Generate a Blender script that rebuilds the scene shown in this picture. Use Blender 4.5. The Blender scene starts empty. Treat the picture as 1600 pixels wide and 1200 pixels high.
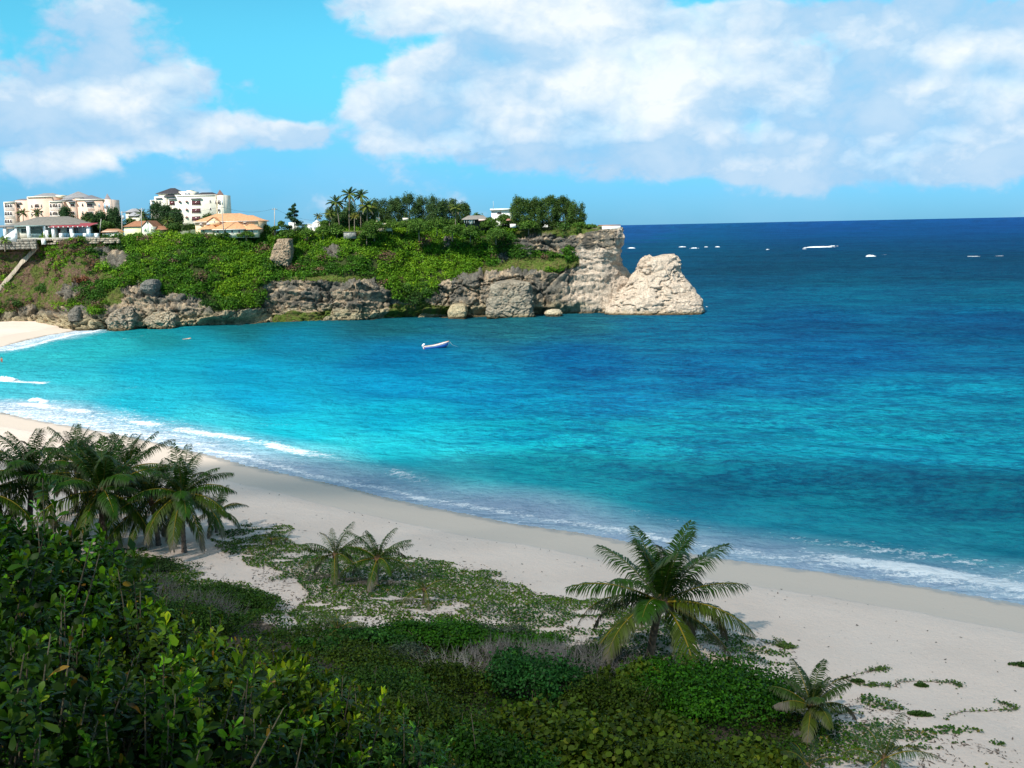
import bpy, math, random
import numpy as np
from mathutils import Vector, Matrix
from mathutils.bvhtree import BVHTree
R_=math.radians
sc=bpy.context.scene
C=bpy.context.collection
# ---------------- camera ----------------
CAMH=28.0; F=1570.0; PITCH=math.atan(245.5/1570); ROLL=math.atan(13/630)
fwd=np.array([0,math.cos(PITCH),-math.sin(PITCH)]); r0=np.array([1.,0,0]); u0=np.array([0,math.sin(PITCH),math.cos(PITCH)])
RT=r0*math.cos(ROLL)-u0*math.sin(ROLL); UP=u0*math.cos(ROLL)+r0*math.sin(ROLL)
cd=bpy.data.cameras.new("camera"); cam=bpy.data.objects.new("camera",cd); C.objects.link(cam)
cd.sensor_width=36; cd.lens=36*F/1600; cd.clip_start=0.1; cd.clip_end=200000
cam.matrix_world=Matrix(((RT[0],UP[0],-fwd[0],0),(RT[1],UP[1],-fwd[1],0),(RT[2],UP[2],-fwd[2],CAMH),(0,0,0,1)))
sc.camera=cam
sc.render.resolution_x=1024; sc.render.resolution_y=768
sc.view_settings.view_transform='Standard'; sc.view_settings.look='None'; sc.view_settings.gamma=1
sc.view_settings.exposure=0.36
# ---------------- light ----------------
SUN_EL=R_(46); SUN_AZ=R_(214)          # azimuth clockwise from +Y: behind the viewer, to the left
SV=np.array([math.sin(SUN_AZ)*math.cos(SUN_EL),math.cos(SUN_AZ)*math.cos(SUN_EL),math.sin(SUN_EL)])
sl=bpy.data.lights.new("sun",'SUN'); sl.energy=4.9; sl.angle=R_(0.53); sl.color=(1,0.95,0.86)
so=bpy.data.objects.new("sun",sl); C.objects.link(so)
so.rotation_euler=Vector(tuple(-SV)).to_track_quat('-Z','Y').to_euler()
so.location=tuple(SV*300)
# ---------------- node helper ----------------
class NT:
    def __init__(s,t): s.t=t; s.n=t.nodes; s.l=t.links
    def add(s,typ,ins=None,**kw):
        n=s.n.new(typ)
        for k,v in kw.items(): setattr(n,k,v)
        if ins:
            for k,v in ins.items():
                sock=n.inputs[k]
                if isinstance(v,bpy.types.NodeSocket): s.l.new(v,sock)
                else: sock.default_value=v
        return n
    def math(s,op,a,b=0.0,c=0.0,clamp=False):
        n=s.n.new('ShaderNodeMath'); n.operation=op; n.use_clamp=clamp
        for i,v in enumerate((a,b,c)):
            if isinstance(v,bpy.types.NodeSocket): s.l.new(v,n.inputs[i])
            else: n.inputs[i].default_value=v
        return n.outputs[0]
    def vmath(s,op,a,b=(0,0,0)):
        n=s.n.new('ShaderNodeVectorMath'); n.operation=op
        for i,v in enumerate((a,b)):
            if isinstance(v,bpy.types.NodeSocket): s.l.new(v,n.inputs[i])
            else: n.inputs[i].default_value=v
        return n
    def mix(s,f,a,b,typ='MIX'):
        n=s.n.new('ShaderNodeMix'); n.data_type='RGBA'; n.blend_type=typ
        for k,v in ((0,f),(6,a),(7,b)):
            if isinstance(v,bpy.types.NodeSocket): s.l.new(v,n.inputs[k])
            else: n.inputs[k].default_value=v if not isinstance(v,tuple) or len(v)==4 else (*v,1)
        return n.outputs[2]
    def ss(s,v,lo,hi,a=0.0,b=1.0):
        n=s.n.new('ShaderNodeMapRange'); n.interpolation_type='SMOOTHSTEP'
        for k,x in enumerate((v,lo,hi,a,b)):
            if isinstance(x,bpy.types.NodeSocket): s.l.new(x,n.inputs[k])
            else: n.inputs[k].default_value=x
        return n.outputs[0]
    def noise(s,vec,scale,detail=4,rough=0.5,dist=0.0):
        n=s.n.new('ShaderNodeTexNoise'); n.inputs['Scale'].default_value=scale; n.inputs['Detail'].default_value=detail
        n.inputs['Roughness'].default_value=rough; n.inputs['Distortion'].default_value=dist
        if vec is not None: s.l.new(vec,n.inputs['Vector'])
        return n.outputs[0]
# ---------------- sky (world) ----------------
w=bpy.data.worlds.new("World"); sc.world=w; w.use_nodes=True; w.cycles.sampling_method='MANUAL'; w.cycles.sample_map_resolution=512
W=NT(w.node_tree); W.n.clear()
sky=W.add('ShaderNodeTexSky',sky_type='NISHITA',sun_disc=False)
sky.sun_elevation=SUN_EL; sky.sun_rotation=SUN_AZ; sky.altitude=0; sky.air_density=1.0; sky.dust_density=0.3; sky.ozone_density=2.5
tc=W.add('ShaderNodeTexCoord').outputs['Generated']
sp=W.add('ShaderNodeSeparateXYZ',{0:tc})
az=W.math('ARCTAN2',sp.outputs[0],sp.outputs[1]); el=W.math('ARCSINE',sp.outputs[2])
cv=W.add('ShaderNodeCombineXYZ',{0:az,1:W.math('MULTIPLY',el,1.45),2:0.0}).outputs[0]
def dirof(px,py):
    d=fwd+RT*(px-800)/F+UP*(600-py)/F; d/=np.linalg.norm(d)
    return math.atan2(d[0],d[1]), math.asin(d[2])*1.45
warpn=W.add('ShaderNodeTexNoise',{'Vector':cv,'Scale':9.0,'Detail':3.0})
warp=W.vmath('SCALE',W.vmath('SUBTRACT',warpn.outputs['Color'],(0.5,0.5,0.5)).outputs[0]); warp.inputs[3].default_value=0.05
cvw=W.vmath('ADD',cv,warp.outputs[0]).outputs[0]
# cloud banks: centre (as direction), half width, half height, weight, whiteness
BL=[(60,170,150,80,.8,.55),(215,160,120,65,.9,.75),(330,215,120,28,.6,.5),(470,215,50,20,.55,.45),(60,30,110,50,.5,.25),(190,50,90,50,.38,.1),
 (40,240,110,50,.4,.3),(655,15,130,38,1.1,1.),(800,60,90,70,.8,.35),(570,150,50,60,.55,.45),(640,185,110,50,.6,.5),(680,100,90,30,.65,.4),
 (930,40,190,70,1.,1.),(800,165,190,75,1.,.9),(1010,130,170,95,1.,1.),(1130,90,90,80,.9,.8),(1220,150,120,80,.8,.7),(1210,25,150,28,.7,.2),
 (1500,25,180,35,.8,.12),(1500,95,190,60,.8,.6),(1480,160,170,60,.7,.55),(1350,215,260,30,.55,.4),(1150,225,200,25,.35,.35),(620,225,60,15,.5,.5),(1500,262,150,16,.3,.4),(1050,255,300,30,.72,.12),(1420,245,260,50,.85,.30),(760,235,200,26,.5,.45),(300,120,60,50,.35,.6),(1180,192,100,45,.55,.5)]
den=None; wh=None
for (px,py,rx,ry,wt,wn) in BL:
    a,e=dirof(px,py)
    q=W.vmath('SUBTRACT',cvw,(a,e,0)); q=W.vmath('MULTIPLY',q.outputs[0],(F/rx,F/(ry*1.45),0))
    ln=W.vmath('LENGTH',q.outputs[0]).outputs['Value']
    g=W.ss(ln,1.45,0.35,0.0,wt)
    den=g if den is None else W.math('ADD',den,g)
    qs=W.add('ShaderNodeSeparateXYZ',{0:q.outputs[0]}); gw=W.math('MULTIPLY',g,W.math('ADD',W.math('MULTIPLY',qs.outputs[1],0.42),wn)); wh=gw if wh is None else W.math('ADD',wh,gw)
whr=W.math('DIVIDE',wh,W.math('ADD',den,0.05))
def billow(vec,sc_,k):
    v=W.n.new('ShaderNodeTexVoronoi'); v.feature='F1'; v.inputs['Scale'].default_value=sc_; v.inputs['Detail'].default_value=3.0; v.inputs['Roughness'].default_value=0.52; v.inputs['Lacunarity'].default_value=2.3;
    v.normalize=True; W.l.new(vec,v.inputs['Vector'])
    n=W.noise(vec,12.0,7,0.62,0.1)
    return W.math('ADD',W.math('MULTIPLY',W.math('SUBTRACT',0.52,v.outputs['Distance']),k),W.math('MULTIPLY',n,0.55))
fw=W.add('ShaderNodeTexNoise',{'Vector':cv,'Scale':26.0,'Detail':4.0}); fws=W.vmath('SCALE',W.vmath('SUBTRACT',fw.outputs['Color'],(0.5,0.5,0.5)).outputs[0]); fws.inputs[3].default_value=0.022
cq=W.vmath('ADD',cv,fws.outputs[0]).outputs[0]
n1=billow(cq,13.0,0.85)
n2=billow(W.vmath('ADD',cq,(0.006,-0.014,0)).outputs[0],13.0,0.85)
nl1=W.noise(cv,7.0,2,0.5,0.15); nl2=W.noise(W.vmath('ADD',cv,(0.012,-0.045,0)).outputs[0],7.0,2,0.5,0.15)
den2=W.math('ADD',W.math('MINIMUM',W.math('MULTIPLY',den,0.94),1.12),W.math('MULTIPLY',W.math('SUBTRACT',n1,0.42),2.8))
alpha=W.ss(den2,0.28,0.80)
lit=W.math('ADD',W.math('MULTIPLY',W.math('SUBTRACT',n1,n2),-2.6),W.math('MULTIPLY',W.math('SUBTRACT',nl1,nl2),-2.2))
wht=W.math('ADD',W.math('ADD',W.math('MULTIPLY',whr,0.76),lit),W.math('MULTIPLY',W.math('SUBTRACT',den2,0.6),0.12))
for (px,py,rx,ry,am) in ((800,88,110,26,.65),(1335,148,50,45,.95),(1370,175,40,20,.6),(1000,245,240,18,.5),(110,200,190,26,.55),(690,165,120,45,.42),(1180,215,120,30,.35),(1270,18,170,24,.6),(1560,22,90,24,.6),(1520,110,110,16,.45),(1130,150,60,50,.25),(1010,150,45,30,.3),(1450,190,160,14,.3),(60,60,110,50,.3)):
    a,e=dirof(px,py); q=W.vmath('SUBTRACT',cvw,(a,e,0)); q=W.vmath('MULTIPLY',q.outputs[0],(F/rx,F/(ry*1.45),0))
    wht=W.math('SUBTRACT',wht,W.math('MULTIPLY',W.ss(W.vmath('LENGTH',q.outputs[0]).outputs['Value'],1.6,0.1,0.0,am*1.25),W.ss(n1,0.30,0.58,0.95,0.42)))
wht=W.math('MAXIMUM',W.math('ADD',wht,0.0,clamp=True),W.ss(n1,0.25,0.66,0.0,0.33))
ccol=W.mix(wht,(.27,.48,.70),(.78,.80,.81))
# clear sky: the physical sky, tinted as the camera saw it
tfac=W.mix(W.ss(W.math('ABSOLUTE',el),0.0,0.20),(.0205,.059,.115),(.041,.131,.129))
tint=W.mix(1.0,sky.outputs[0],tfac,'MULTIPLY')
# pale haze low over the horizon; unseen overhead cloud added to neutralise ambient light
hz=W.math('MULTIPLY',W.ss(W.math('ABSOLUTE',el),0.15,0.02),W.ss(W.noise(cv,6.0,4,0.5),0.35,0.7))
tint=W.mix(W.math('MULTIPLY',hz,0.38),tint,(.25,.51,.73))
cwmul=W.math('MULTIPLY',alpha,W.ss(n1,0.2,0.5,0.72,0.93))
wcol=W.mix(cwmul,tint,ccol)
ov=W.vmath('SCALE',tc); W.l.new(W.math('DIVIDE',1.0,W.math('ADD',W.math('ABSOLUTE',sp.outputs[2]),0.12)),ov.inputs[3])
oc=W.math('MULTIPLY',W.ss(W.noise(ov.outputs[0],1.3,5,0.55),0.40,0.58),W.ss(el,0.26,0.5))
wcol=W.mix(W.math('MULTIPLY',oc,0.85),wcol,(.46,.45,.44))
# nothing bright below the horizon
bg=W.add('ShaderNodeBackground',{'Color':wcol,'Strength':1.0})
W.l.new(bg.outputs[0],W.add('ShaderNodeOutputWorld').inputs[0])
# ---------------- geometry helpers ----------------
def ray(px,py):
    d=fwd+RT*(px-800)/F+UP*(600-py)/F; return d/np.linalg.norm(d)
def P(px,py,Y):
    d=fwd+RT*(px-800)/F+UP*(600-py)/F; t=Y/d[1]; return np.array([d[0]*t,Y,CAMH+d[2]*t])
def PZ(px,py,z=0.0):
    d=ray(px,py); t=(z-CAMH)/d[2]; return np.array([d[0]*t,d[1]*t,z])
def proj(V):
    V=np.asarray(V,float); D=V-np.array([0,0,CAMH]); zf=D@fwd; zf=np.where(np.abs(zf)<1e-3,1e-3,zf)
    return 800+F*(D@RT)/zf, 600-F*(D@UP)/zf, zf
def hsh(ix,iy,iz,seed):
    h=(ix*374761393+iy*668265263+iz*1440662683+seed*974634777)&0xffffffff
    h=((h^(h>>13))*1274126177)&0xffffffff
    h=((h^(h>>16))*2246822519)&0xffffffff
    return ((h^(h>>15))&0xffffff)/float(0xffffff)
def vn(p,seed=0):
    p=np.asarray(p,float); i=np.floor(p).astype(np.int64); f=p-i; u=f*f*(3-2*f); o=0
    for a in (0,1):
        for b in (0,1):
            for c in (0,1):
                wgt=(u[:,0] if a else 1-u[:,0])*(u[:,1] if b else 1-u[:,1])*(u[:,2] if c else 1-u[:,2])
                o=o+wgt*hsh(i[:,0]+a,i[:,1]+b,i[:,2]+c,seed)
    return o
def fbm(p,oct=4,seed=0,g=0.5):
    p=np.asarray(p,float); o=0; a=1; t=0
    for k in range(oct): o=o+a*vn(p*2**k+17.3*k,seed+k); t+=a; a*=g
    return o/t
def voro(p,seed=0):
    p=np.asarray(p,float); i=np.floor(p).astype(np.int64); f1=np.full(len(p),9.); f2=np.full(len(p),9.); idv=np.zeros(len(p))
    for a in (-1,0,1):
        for b in (-1,0,1):
            for c in (-1,0,1):
                j=i+np.array([a,b,c])
                q=np.stack([j[:,k]+hsh(j[:,0],j[:,1],j[:,2],seed+k) for k in range(3)],1)
                d=np.linalg.norm(q-p,axis=1); hid=hsh(j[:,0],j[:,1],j[:,2],seed+9)
                n=d<f1; f2=np.where(n,f1,np.minimum(f2,d)); idv=np.where(n,hid,idv); f1=np.where(n,d,f1)
    return f1,f2-f1,idv
def inpoly(x,y,poly):
    x=np.asarray(x);y=np.asarray(y); r=np.zeros(x.shape,bool); n=len(poly)
    for i in range(n):
        x1,y1=poly[i]; x2,y2=poly[(i+1)%n]
        if y1==y2: continue
        c=((y1>y)!=(y2>y))&(x<(x2-x1)*(y-y1)/(y2-y1)+x1); r^=c
    return r
def smooth(a,b,x): t=np.clip((x-a)/(b-a),0,1); return t*t*(3-2*t)
def mesh(name,V,Fs,mat=None,parent=None,col=None,smooth_=False,attrs=None,mats=None,fm=None):
    """V (n,3); Fs list of int arrays (m,k)"""
    V=np.asarray(V,dtype=np.float32); Fs=[np.asarray(f,dtype=np.int32) for f in Fs if len(f)]
    me=bpy.data.meshes.new(name)
    me.vertices.add(len(V)); me.vertices.foreach_set('co',V.ravel())
    tot=sum(f.size for f in Fs); npz=sum(len(f) for f in Fs)
    me.loops.add(tot); me.polygons.add(npz)
    me.loops.foreach_set('vertex_index',np.concatenate([f.ravel() for f in Fs]))
    ls=[];s=0
    for f in Fs: ls.append(s+np.arange(len(f))*f.shape[1]); s+=f.size
    me.polygons.foreach_set('loop_start',np.concatenate(ls).astype(np.int32))
    if smooth_: me.polygons.foreach_set('use_smooth',np.ones(npz,bool))
    me.update(calc_edges=True)
    if col is not None:
        col=np.asarray(col,dtype=np.float32)
        if col.ndim==1: col=np.tile(col,(len(V),1))
        a=me.color_attributes.new('Col','FLOAT_COLOR','POINT')
        c=np.ones((len(V),4),np.float32); c[:,:3]=col[:,:3]; a.data.foreach_set('color',c.ravel())
    if attrs:
        for k,v in attrs.items():
            a=me.attributes.new(k,'FLOAT','POINT'); a.data.foreach_set('value',np.asarray(v,np.float32))
    if mats:
        for m in mats: me.materials.append(m)
        if fm is not None: me.polygons.foreach_set('material_index',np.asarray(fm,np.int32))
    elif mat: me.materials.append(mat)
    o=bpy.data.objects.new(name,me); C.objects.link(o)
    if parent is not None: o.parent=parent
    return o
class MB:
    def __init__(s): s.V=[];s.F={};s.c=[];s.n=0
    def add(s,V,Fs,col=(1,1,1)):
        V=np.asarray(V,float).reshape(-1,3); col=np.asarray(col,float)
        if col.ndim==1: col=np.tile(col,(len(V),1))
        s.V.append(V); s.c.append(col)
        for f in Fs:
            f=np.asarray(f)
            if f.ndim==1: f=f[None]
            s.F.setdefault(f.shape[1],[]).append(f+s.n)
        s.n+=len(V)
    def box(s,lo,hi,col=(1,1,1)):
        a,b=np.asarray(lo,float),np.asarray(hi,float)
        V=[(x,y,z) for z in (a[2],b[2]) for y in (a[1],b[1]) for x in (a[0],b[0])]
        s.add(V,[[[0,2,3,1],[4,5,7,6],[0,1,5,4],[2,6,7,3],[0,4,6,2],[1,3,7,5]]],col)
    def tube(s,pts,rad,n=8,col=(1,1,1),cap=True):
        pts=np.asarray(pts,float); k=len(pts); rad=np.ones(k)*rad if np.isscalar(rad) else np.asarray(rad,float)
        T=np.gradient(pts,axis=0); T/=np.linalg.norm(T,axis=1)[:,None]+1e-9
        ref=np.array([0,0,1.]) if abs(T[0,2])<.9 else np.array([1.,0,0])
        A=np.cross(T,ref); A/=np.linalg.norm(A,axis=1)[:,None]+1e-9; B=np.cross(T,A)
        th=np.arange(n)*2*math.pi/n
        V=(pts[:,None]+rad[:,None,None]*(A[:,None]*np.cos(th)[None,:,None]+B[:,None]*np.sin(th)[None,:,None])).reshape(-1,3)
        i=np.arange(k-1)[:,None]*n; j=np.arange(n)[None]; j2=(j+1)%n
        Fq=np.stack([i+j,i+j2,i+n+j2,i+n+j],-1).reshape(-1,4)
        Fs=[Fq]
        if cap: Fs+= [np.arange(n)[::-1][None],(np.arange(n)+(k-1)*n)[None]]
        if np.asarray(col).ndim==2: col=np.repeat(np.asarray(col),n,axis=0)
        s.add(V,Fs,col)
    def prism(s,poly,y0,y1,col=(1,1,1)):
        """polygon given as (x,z) points, extruded from y0 to y1"""
        n=len(poly); V=[(x,y0,z) for x,z in poly]+[(x,y1,z) for x,z in poly]
        s.add(V,[np.arange(n)[None],(np.arange(n)[::-1]+n)[None],[[i,i+n,(i+1)%n+n,(i+1)%n] for i in range(n)]],col)
    def build(s,name,mat=None,parent=None,smooth_=False):
        V=np.concatenate(s.V); 
        return mesh(name,V,[np.concatenate(f) for f in s.F.values()],mat,parent,np.concatenate(s.c),smooth_)
def tag(o,label=None,cat=None,group=None,kind=None):
    if label: o['label']=label
    if cat: o['category']=cat
    if group: o['group']=group
    if kind: o['kind']=kind
    return o
def empty(name,loc,label=None,cat=None,group=None):
    o=bpy.data.objects.new(name,None); C.objects.link(o); o.location=tuple(loc); o.empty_display_size=.5
    return tag(o,label,cat,group)
# ---------------- materials ----------------
def vmat(name,rough=0.8,noise=0.25,scale=2.0,bump=0.0,bscale=5.0,spec=0.3,base=None,trans=0.0,bdist=0.1):
    m=bpy.data.materials.new(name); m.use_nodes=True; N=NT(m.node_tree); N.n.clear()
    if base is None: c=N.add('ShaderNodeVertexColor',layer_name='Col').outputs[0]
    else: c=N.add('ShaderNodeRGB').outputs[0]; c.default_value=(*base,1)
    geo=N.add('ShaderNodeNewGeometry'); pos=geo.outputs['Position']
    if noise>0:
        nz=N.noise(pos,scale,6,0.6); f=N.ss(nz,0.25,0.75,1-noise,1+noise)
        cc=N.add('ShaderNodeCombineXYZ',{0:f,1:f,2:f}).outputs[0]; c=N.mix(1.0,c,cc,'MULTIPLY')
    b=N.add('ShaderNodeBsdfPrincipled',{'Base Color':c,'Roughness':rough,'Specular IOR Level':spec})
    if bump>0:
        bn=N.add('ShaderNodeBump',{'Strength':bump,'Distance':bdist,'Height':N.noise(pos,bscale,6,0.65)})
        N.l.new(bn.outputs[0],b.inputs['Normal'])
    out=b.outputs[0]
    if trans>0:
        t=N.add('ShaderNodeBsdfTranslucent',{'Color':c}); mx=N.add('ShaderNodeMixShader',{0:trans}); N.l.new(b.outputs[0],mx.inputs[1]); N.l.new(t.outputs[0],mx.inputs[2]); out=mx.outputs[0]
    N.l.new(out,N.add('ShaderNodeOutputMaterial').inputs[0])
    return m
M={}
M['leaf']=vmat('leaf_surface',0.55,0.0,spec=0.14,trans=0.25)
M['frond']=vmat('palm_leaf_surface',0.45,0.0,spec=0.16,trans=0.15)
M['glossleaf']=vmat('glossy_leaf_surface',0.45,0.0,spec=0.13,trans=0.22)
M['bark']=vmat('bark',0.9,0.35,6.0,0.5,12.0)
M['paint']=vmat('painted_wall',0.8,0.08,0.6)
M['roof']=vmat('roof_tiles',0.85,0.22,1.6,0.4,3.0)
M['plain']=vmat('plain_paint',0.5,0.05,2.0)
M['twig']=vmat('dry_twig',0.9,0.2,3.0)
M['glass']=vmat('dark_glass',0.15,0.0,spec=0.6)
# ---------------- shoreline and land height ----------------
SHpx=[(3000,1230),(2300,1085),(1900,1005),(1600,945),(1450,919),(1300,896),(1180,880),(1100,868),(1000,850),(900,832),(800,818),(700,797),(600,777),(520,757),(450,742),(380,727),(330,712),(265,697),(190,680),(100,664),(0,645)]
SH=[PZ(*p)[:2] for p in SHpx]+[np.array(p) for p in ((-112,172),(-135,192),(-150,215),(-152,240),(-142,252))]+[PZ(*p)[:2] for p in ((0,543),(40,532),(75,524),(108,519),(135,512))]+[np.array((-118.,345.))]
SH=np.array(SH)
def sdist(x,y):
    """distance to the shoreline, positive on land"""
    x=np.asarray(x,float);y=np.asarray(y,float); best=np.full(x.shape,1e9); sg=np.ones(x.shape)
    for a,b in zip(SH[:-1],SH[1:]):
        ab=b-a; t=np.clip(((x-a[0])*ab[0]+(y-a[1])*ab[1])/(ab@ab),0,1)
        dx=x-(a[0]+t*ab[0]); dy=y-(a[1]+t*ab[1]); d=np.hypot(dx,dy)
        best=np.minimum(best,d)
    poly=[tuple(p) for p in SH]+[(-600,345),(-600,-200),(600,-200),(600,SH[0][1])]
    ins=inpoly(x,y,poly)
    return np.where(ins,best,-best)
HS=([-50,0,3,7,10,21,28,35,45,60,90],[26.6,26.2,24.6,22.4,20.6,11.6,7.6,5.0,3.2,1.5,-5])
def H(x,y):
    x=np.asarray(x,float).ravel(); y=np.asarray(y,float).ravel(); d=sdist(x,y)
    dd=d+(vn(np.stack([x*.12,y*.12,x*0],1),5)-.5)*1.5
    z=np.where(d>0,np.interp(dd,[0,6,10,18,30,60],[0.02,.62,1.15,1.6,2.0,2.6]),d*0.08-0.02)
    n=fbm(np.stack([x*.09,y*.09,x*0],1),3,3)-.5
    z=z+np.clip(d-12,0,10)/10*n*0.9
    s=y*0.9+x*0.75
    hs=np.interp(s,*HS)+(fbm(np.stack([x*.2,y*.2,x*0],1),3,8)-.5)*1.2*smooth(0,15,s)
    k=0.8; m=np.maximum(z,hs)
    return m+np.log(1+np.exp(-np.abs(z-hs)/k))*k*smooth(5,15,d)
def Hs(x,y): return float(H([x],[y])[0])
def hit(px,py,lift=0.0):
    d=ray(px,py); t=np.linspace(3,400,1600); X=d[0]*t;Y=d[1]*t;Z=CAMH+d[2]*t
    h=H(X,Y)+lift; below=np.where(Z<h)[0]
    i=below[0] if len(below) else len(t)-1
    return np.array([X[i],Y[i],h[i]-lift])
xs=np.concatenate([np.arange(-420,-170,6.),np.arange(-170,-60,1.2),np.arange(-60,60,0.5),np.arange(60,260,3.)])
ys=np.concatenate([np.arange(-60,10,3.),np.arange(10,110,.5),np.arange(110,345,1.3)])
GX,GY=np.meshgrid(xs,ys); gx=GX.ravel();gy=GY.ravel(); gz=H(gx,gy); gd=sdist(gx,gy)
nx,ny=len(xs),len(ys); i=(np.arange(ny-1)[:,None]*nx+np.arange(nx-1)[None]).ravel()
Fg=np.stack([i,i+1,i+nx+1,i+nx],1)
gs=gy*0.9+gx*0.75
m=bpy.data.materials.new('coral_sand'); m.use_nodes=True; N=NT(m.node_tree); N.n.clear()
pos=N.add('ShaderNodeNewGeometry').outputs['Position']
at=lambda k:N.add('ShaderNodeAttribute',attribute_name=k).outputs['Fac']
wet=at('wet'); soil=at('soil')
big=N.noise(pos,0.12,4); fine=N.noise(pos,9.0,5,0.7)
c=N.mix(N.ss(big,0.35,0.65),(0.76,0.60,0.50),(0.82,0.655,0.55))
c=N.mix(N.ss(fine,0.3,0.75,0.0,0.35),c,(0.50,0.43,0.375))
wn=N.math('ADD',wet,N.math('MULTIPLY',N.math('SUBTRACT',N.noise(pos,0.5,5,0.6),0.5),0.35))
c=N.mix(N.ss(wn,0.45,0.6),c,(0.655,0.54,0.445))
c=N.mix(N.ss(wn,0.86,0.98),c,(0.42,0.36,0.31))
sn=N.math('ADD',soil,N.math('MULTIPLY',N.math('SUBTRACT',N.noise(pos,1.2,6,0.65),0.5),1.0))
c=N.mix(N.ss(sn,0.45,0.62),c,(0.075,0.058,0.04))
dots=N.add('ShaderNodeTexVoronoi',{'Vector':pos,'Scale':1.7}); 
dk=N.math('MULTIPLY',N.ss(dots.outputs['Distance'],0.07,0.03),N.ss(N.noise(pos,0.25,3),0.42,0.55))
c=N.mix(N.math('MULTIPLY',dk,0.75),c,(0.12,0.09,0.06))
b=N.add('ShaderNodeBsdfPrincipled',{'Base Color':c,'Roughness':N.ss(wn,0.84,1.0,0.95,0.25),'Specular IOR Level':0.3})
hh=N.math('ADD',N.noise(pos,3.0,5,0.7),N.math('MULTIPLY',N.noise(pos,0.7,3),1.5))
hh=N.math('MULTIPLY',hh,N.ss(wn,0.6,0.4,0.25,1.0))
bn=N.add('ShaderNodeBump',{'Strength':0.55,'Distance':0.12,'Height':hh}); N.l.new(bn.outputs[0],b.inputs['Normal'])
N.l.new(b.outputs[0],N.add('ShaderNodeOutputMaterial').inputs[0]); M['sand']=m
wetv=np.interp(gd,[-5,0,2.2,7.5,9.5],[1,1,.8,.6,0])
soilv=np.maximum(smooth(46,38,gs),0)*smooth(18,24,gd)
for spx,spy,sr_ in ((690,1020,7),(600,1040,6),(800,1060,7),(900,1060,6),(1000,1100,6),(1110,1130,7),(840,1130,8),(700,1120,8),(560,1060,6),(350,960,3.),(280,980,5),(200,930,6)):
    q_=hit(spx,spy); soilv=np.maximum(soilv,smooth(sr_,sr_*.55,np.hypot(gx-q_[0],(gy-q_[1])*1.3)))
beach=mesh('beach',np.stack([gx,gy,gz],1),[Fg],M['sand'],smooth_=True,attrs={'wet':wetv,'soil':soilv}); tag(beach,'pale coral sand beach curving round the bay','beach',kind='structure')
# ---------------- sea ----------------
azs=np.concatenate([R_(np.arange(-75,-33,2.)) if False else np.radians(np.arange(-75,-33,2.)),np.radians(np.arange(-33,33,0.105)),np.radians(np.arange(33,76,2.))])
th=np.concatenate([np.linspace(42,15,230),np.linspace(15,0.25,420)[1:],[0.15,0.1,0.06,0.035]])
rr=28/np.tan(np.radians(th))
AZ,RR=np.meshgrid(azs,rr); sx=(RR*np.sin(AZ)).ravel(); sy=(RR*np.cos(AZ)).ravel()
sd=-sdist(sx,sy)
sr=RR.ravel()
# long low swell running in towards the beach
ca,sa=math.cos(R_(-32)),math.sin(R_(-32))
lx=sx*ca+sy*sa; ly=-sx*sa+sy*ca      # lx along the crests, ly across
fade=smooth(0,22,sd)*smooth(1500,350,sr)
P3=np.stack([lx*.016,ly*.085,lx*0],1)
sw=fbm(P3+0.6*(vn(np.stack([lx*.02,ly*.02,lx*0],1),31)[:,None]),3,30)-.5
rip=fbm(np.stack([lx*.09,ly*.42,lx*0],1),2,33)-.5
zz=(sw*2.1*fade+rip*0.16*smooth(0,8,sd)*smooth(500,150,sr))
i=(np.arange(len(rr)-1)[:,None]*len(azs)+np.arange(len(azs)-1)[None]).ravel()
Fs=np.stack([i,i+len(azs),i+len(azs)+1,i+1],1)
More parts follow.
